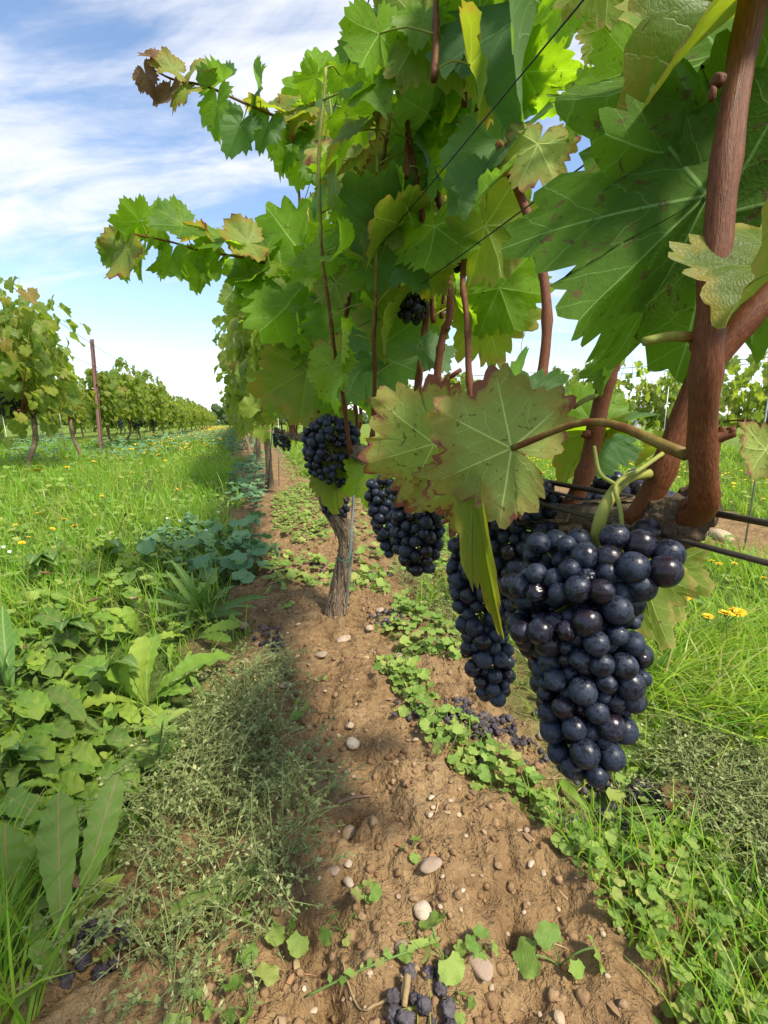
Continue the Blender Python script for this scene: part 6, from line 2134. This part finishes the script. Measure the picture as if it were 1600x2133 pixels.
# low broad leaves between the grass blades
bw = Acc()
for (x0, x1, y0, y1, dn, rm, rM, s0, s1, tp_) in [(-1.6, 2.2, .1, 2, 420, 0, 1.4, .035, .085, T_LOWD), (-2.6, 3.4, .3, 4, 90, 1.4, 3.6, .03, .07, T_LOWD), (-4.2, 5.2, 2, 9, 22, 3.6, 8.5, .05, .10, T_LOWD)]:
    p = not_in(area_pts(x0, x1, y0, y1, dn, bare=.35, rmin=rm, rmax=rM), KMAT, KMATR); n = len(p)
    a_ = rng.uniform(0, 6.28, n); tv = np.stack([np.cos(a_), np.sin(a_), rng.uniform(0, .5, n)], 1)
    scatter(bw, tp_, frames(p, np.tile([0, 0, 1.], (n, 1)) + rng.normal(size=(n, 3)) * .25, tv, rng.uniform(s0, s1, n)), rng.random(n))
stuff("low_weeds", bw.mesh("low_weeds", M_DANDE))

# round-leaved cover: clover and mallow among the grass, drifts on the strip, mounds farther off
mc = Acc()
def cover(p, s0, s1, h0, h1, temps, tilt=.5):
    n = len(p)
    if n == 0: return
    p = p.copy(); p[:, 2] += rng.uniform(h0, h1, n)
    a_ = rng.uniform(0, 6.28, n)
    scatter(mc, temps, frames(p, np.tile([0, 0, 1.], (n, 1)) + rng.normal(size=(n, 3)) * tilt * .5 + SUN_DIR * .25, np.stack([np.cos(a_), np.sin(a_), 0 * a_], 1), rng.uniform(s0, s1, n)), rng.random(n))


def gpoly(poly, n):
    p = poly_pts(poly, n); return np.column_stack([p, ground_h(p[:, 0], p[:, 1])])


cover(not_in(area_pts(-1.6, 2.2, .1, 2, 260, .35, 0, 1.4), KMAT, KMATR), .010, .022, .01, .05, T_ROUNDLOW)
cover(area_pts(-2.6, 3.4, .3, 4, 260, .35, 1.4, 3.8), .016, .034, .02, .08, T_ROUNDLOW)
cover(area_pts(-4.2, 5.2, 2, 9, 60, .4, 3.8, 8.5), .025, .06, .03, .12, T_ROUNDLOW)
cover(gpoly(BAND, 260), .006, .014, .006, .03, T_ROUND, 1.1)
cover(gpoly([(570, 1045), (650, 1010), (680, 1060), (690, 1130), (640, 1160), (570, 1110)], 760), .012, .028, .01, .05, T_ROUND)
cover(gpoly([(580, 960), (660, 930), (700, 1010), (740, 1060), (660, 1060), (600, 1010)], 800), .016, .036, .02, .08, T_ROUNDLOW)
cover(gpoly([(730, 1020), (900, 1040), (960, 1200), (900, 1260), (820, 1200), (740, 1180)], 420), .014, .032, .01, .05, T_ROUNDLOW)
cover(gpoly([(560, 1150), (700, 1180), (690, 1250), (560, 1230)], 90), .016, .032, .01, .04, T_ROUND)
cover(gpoly(PATCH1, 90), .012, .026, .01, .04, T_ROUND)
cover(gpoly(PATCH2, 130), .008, .018, .006, .025, T_ROUND)
stuff("mallow_cover", mc.mesh("mallow_cover", M_MALLOW))
mc = Acc()
cover(gpoly(MB_P, 130), .014, .026, .01, .06, T_ROUND, .5)
cover(gpoly([(150, 960), (200, 930), (420, 905), (520, 890), (480, 935), (350, 955), (240, 985)], 2600), .04, .085, .05, .26, T_ROUNDLOW, .4)
cover(gpoly([(0, 930), (120, 905), (160, 930), (120, 975), (40, 990)], 700), .04, .07, .05, .2, T_ROUNDLOW, .4)
cover(gpoly([(480, 1000), (545, 950), (560, 1040), (540, 1090), (480, 1060)], 380), .03, .06, .04, .15, T_ROUNDLOW, .4)
cover(gpoly([(470, 925), (540, 915), (535, 945), (470, 955)], 400), .04, .08, .05, .2, T_ROUNDLOW, .4)
stuff("bluish_mallow_cover", mc.mesh("bluish_mallow_cover", M_MALLOWB))

# knotweed mats: wiry stems with tiny leaves and seeds
def knot(poly, nst, hmax, name, seedy=.25):
    q = np.array(poly); a = Acc(); P_, N_, T_, S_2 = [], [], [], []
    n = 0
    while n < nst:
        x, y = rng.uniform(q[:, 0].min(), q[:, 0].max()), rng.uniform(q[:, 1].min(), q[:, 1].max())
        if not inpoly([x], [y], poly)[0]: continue
        n += 1
        az = rng.uniform(0, 6.28); L = rng.uniform(.04, .12); up_ = rng.uniform(.15, 1.3)
        b_ = np.array([x, y, gz(x, y)]); d_ = np.array([math.cos(az), math.sin(az), 0])
        pts_ = [b_, b_ + d_ * L * .4 + [0, 0, min(hmax, L * up_ * .75)], b_ + d_ * L + [0, 0, min(hmax, L * up_) * rng.uniform(.6, 1.1)]]
        pth_ = catmull(pts_, 7)
        V, F = tube(pth_, .00055, 3, cap=False); a.add(V, F, 1, lc=np.zeros((len(V), 3)), rnd=0.)
        m = int(L * rng.uniform(170, 260)); f = rng.random(m) * 5.99; k_ = f.astype(int); fr = (f - k_)[:, None]
        pp = pth_[k_] * (1 - fr) + pth_[np.minimum(k_ + 1, 6)] * fr
        aa = rng.uniform(0, 6.28, m)
        P_.append(pp); T_.append(np.stack([np.cos(aa), np.sin(aa), rng.uniform(-.1, 1.0, m)], 1) + d_ * .5); S_2.append(rng.uniform(.003, .0088, m))
    P_ = np.vstack(P_); T_ = np.vstack(T_); S_2 = np.concatenate(S_2); m = len(P_)
    scatter(a, T_SMALL, frames(P_, np.tile([0, 0, 1.], (m, 1)) + rng.normal(size=(m, 3)) * .4, T_, S_2), rng.random(m) * .88)
    ns = int(m * seedy); pk = rng.integers(0, m, ns)
    octV = np.array([(1, 0, 0), (-1, 0, 0), (0, 1, 0), (0, -1, 0), (0, 0, 1), (0, 0, -1.)]); octF = np.array([(0, 2, 4), (2, 1, 4), (1, 3, 4), (3, 0, 4), (2, 0, 5), (1, 2, 5), (3, 1, 5), (0, 3, 5)])
    scatter(a, [(octV, octF, {'lc': np.zeros((6, 3))})], frames(P_[pk] + rng.normal(size=(ns, 3)) * .002, rng.normal(size=(ns, 3)), rng.normal(size=(ns, 3)), rng.uniform(.0008, .0014, ns)), np.full(ns, .999))
    print(name, m)
    stuff(name, a.mesh(name, [M_KNOT, M_KSTEM]))


knot(KMAT, 620, .08, "knotweed_mat", .75)
knot(KMATR, 700, .05, "knotweed_mat", .6)
KSP = [tuple(G(a, b)[:2]) for a, b in [(440, 1420), (620, 1380), (600, 1460), (520, 1500)]]
knot(KSP, 120, .03, "knotweed_sprigs", .4)
KS2 = [tuple(G(a, b)[:2]) for a, b in [(820, 1180), (1000, 1230), (1060, 1400), (1010, 1440), (950, 1330), (850, 1250)]]
knot(KS2, 260, .05, "knotweed_sprigs", .2)
# trailing single stem
pts_ = [on_ground(640, 2095), on_ground(760, 2035), on_ground(880, 1985), on_ground(905, 1975)]
pts_ = [p + [0, 0, .008] for p in pts_]
root = thing("knotweed_stem", "single trailing green knotweed stem crossing the bare soil", "weed", pts_[0])
V, F = tube(catmull(pts_, 30), .0011, 6); obj("stem", mkmesh("stem", V - pts_[0], F, M_GSTEM), root)
sm = mkmesh("leaf", *T_SMALL[1][:2], M_MALLOW, T_SMALL[1][2]); pth = catmull(pts_, 30)
for i in range(24):
    az = rng.uniform(0, 6.28); obj("leaf", sm, root, frame(pth[4 + i] - pts_[0], unit([0, -.3, 1]), np.array([math.cos(az), math.sin(az), .5]), rng.uniform(.006, .013)))

# crumbs of soil
cr = Acc()
p = np.stack([rng.uniform(-.3, .75, 26000), rng.uniform(.25, 2.0, 26000)], 1)
p = p[(strip(p[:, 0], p[:, 1]) > .6) & (fbm(np.column_stack([p * 6, 0 * p[:, 0]]), 2, 81) > rng.uniform(-.6, .7, len(p)))][:9500]
z = ground_h(p[:, 0], p[:, 1]); n = len(p)
sz = .0012 + .0058 * rng.random(n) ** 5
q_ = np.column_stack([p, z + sz * .2])
scatter(cr, T_CRUMB, frames(q_, rng.normal(size=(n, 3)), rng.normal(size=(n, 3)), sz), rng.random(n))
stuff("soil_crumbs", cr.mesh("soil_crumbs", M_CRUMB))

# litter on the soil: bits of straw, bark and dead leaf
lt = Acc(); n = 1500
p = np.stack([rng.uniform(-.25, .8, n), rng.uniform(.25, 2.4, n)], 1); p = p[strip(p[:, 0], p[:, 1]) > .5]; n = len(p)
q_ = np.column_stack([p, ground_h(p[:, 0], p[:, 1]) + .0015])
bV = np.array([(-.05, 0, 0), (.05, 0, .02), (.06, .55, .06), (-.04, .5, .05), (.02, 1, 0.02), (0, .5, .10)]); bF = np.array([(0, 1, 5), (1, 2, 5), (2, 4, 5), (4, 3, 5), (3, 0, 5)])
a_ = rng.uniform(0, 6.28, n)
scatter(lt, [(bV, bF, {}), (bV * [3.5, .7, 1.6], bF, {})], frames(q_, np.tile([0, 0, 1.], (n, 1)) + rng.normal(size=(n, 3)) * .25, np.stack([np.cos(a_), np.sin(a_), rng.normal(size=n) * .12], 1), .004 + .018 * rng.random(n) ** 2.5), rng.random(n))
stuff("soil_litter", lt.mesh("soil_litter", M_LITTER))
# far yellow bloom in the alley
fb = Acc()
n = 600
yy = 7 + 34 * rng.random(n) ** 1.4; xx = rng.normal(-.95, .42, n)
p = np.column_stack([xx, yy, ground_h(xx, yy) + rng.uniform(.12, .28, n)])
V = np.array([(-1, 0, 0), (0, -1, 0.2), (1, 0, 0), (0, 1, .2), (0, 0, .5)]); F = np.array([(0, 1, 4), (1, 2, 4), (2, 3, 4), (3, 0, 4)])
scatter(fb, [(V, F, {})], frames(p, np.tile([0, -.3, 1.], (n, 1)), np.tile([0, 1., 0], (n, 1)) + rng.normal(size=(n, 3)) * .5, rng.uniform(.010, .017, n) * np.maximum(1, yy / 14)), rng.random(n))
n = 900
xx = rng.uniform(2.8, 4.6, n); yy = rng.uniform(2, 14, n); p = np.column_stack([xx, yy, rng.uniform(.1, .2, n)])
scatter(fb, [(V, F, {})], frames(p, np.tile([0, -.3, 1.], (n, 1)), np.tile([0, 1., 0], (n, 1)), rng.uniform(.010, .016, n)), rng.random(n))
stuff("yellow_bloom", fb.mesh("yellow_bloom", M_PETAL))

# ------------------------------------------------------------------ a label of its own for each of the alike small plants
ORD = ["closest", "second closest", "third closest", "fourth closest", "fifth closest", "sixth closest", "seventh closest", "eighth closest", "ninth closest", "tenth closest", "eleventh closest", "twelfth closest",
       "thirteenth closest", "fourteenth closest", "fifteenth closest", "sixteenth closest"]
LAND = {"the tall cream stone": (897, 1815), "the pale speckled stone": (728, 1747), "the chipped whitish stone": (1003, 2025), "the dusty blue raisins": (885, 2085), "the mouldy grey cluster": (1203, 1738),
        "the wine-dark dried cluster": (1292, 1732), "the longest shrivelled cluster": (995, 1512), "the slim bunch tip": (1028, 1470), "the trunk foot": (700, 1306), "the wide dropped cluster": (770, 1197),
        "the curved grey-brown twig": (1440, 1740), "the two long dock leaves": (138, 2052), "the big wavy rosette": (308, 1475), "the strap-leaved clump": (425, 1293), "the wedge stone": (728, 1497),
        "the tiny withered cluster": (1002, 1588), "the bluish mallow patch": (420, 1130), "the small dried cluster": (1105, 1572), "the largest bunch's tip": (1215, 1650), "the pleated seedling": (1165, 2010),
        "the bottom frame corner": (1590, 2120), "the orange dry leaf": (1408, 1705), "the bushy vine's trunk": (25, 985), "the steel post": (212, 944), "the big pink stone": (1500, 1133), "the sunny strap leaves": (25, 1450)}
LP = {k: G(*v)[:2] for k, v in LAND.items()}


def rank(group, phrase, cap=16):
    by = {}
    for o in bpy.data.objects:
        if o.parent is None and o.get('group') == group:
            q = np.array(o.location[:2]); n_, d_ = min(((k, float(np.hypot(*(q - p)))) for k, p in LP.items()), key=lambda a: a[1])
            by.setdefault(n_, []).append((d_, o))
    for n_, l in by.items():
        l.sort(key=lambda a: a[0])
        for i, (_, o) in enumerate(l):
            if i < cap: o['label'] = f"{phrase}, {ORD[i]} to {n_}"


rank("seedlings of the dense green band", "round-leaved seedling in the dense band")
rank("seedlings of the leafy patch by the trunk", "seedling of the leafy patch")
rank("seedlings around the longest shrivelled cluster", "small seedling in the loose drift")
rank("seedlings behind the trunk", "large seedling behind the trunk")
rank("bluish mallows in shade", "bluish shaded mallow")
rank("toothed rosettes in the alley grass", "yellow-green toothed rosette")
rank("toothed rosettes in the alley grass farther back", "low toothed rosette")
rank("small pebbles strewn over the soil", "small pale pebble on bare soil", 5)
rank("yellow flowers of the alley", "yellow alley flower on a thin stem")
rank("yellow flowers by the long grass", "bright yellow flower by the long grass")
NUM = ["first", "second", "third", "fourth", "fifth", "sixth", "seventh", "eighth", "ninth", "tenth", "eleventh"]
for grp, head, phrase in [("vines of the row before the shed", "low distant vine", "low vine of the last row before the shed, counted along the row"),
                          ("vines of the second row across the alley", "distant vine", "vine of the row behind the sunny row, counted from its near end"),
                          ("vines of the sunny row across the alley", "tiny distant", "small vine past the merging point of the sunny row"),
                          ("vines continuing the near row", "tiny distant", "tiny vine beyond the ninth of the near row"),
                          ("vines of the row beyond the staked strip", "green vine merging", "green vine past the sparse ones beyond the staked strip")]:
    l = sorted([o for o in bpy.data.objects if o.parent is None and o.get('group') == grp and o['label'].startswith(head)], key=lambda o: o.location.y)
    for i, o in enumerate(l[:11]):
        o['label'] = NUM[i] + " " + phrase
print("objects", len(bpy.data.objects), "tris", sum(len(m.polygons) for m in bpy.data.meshes))
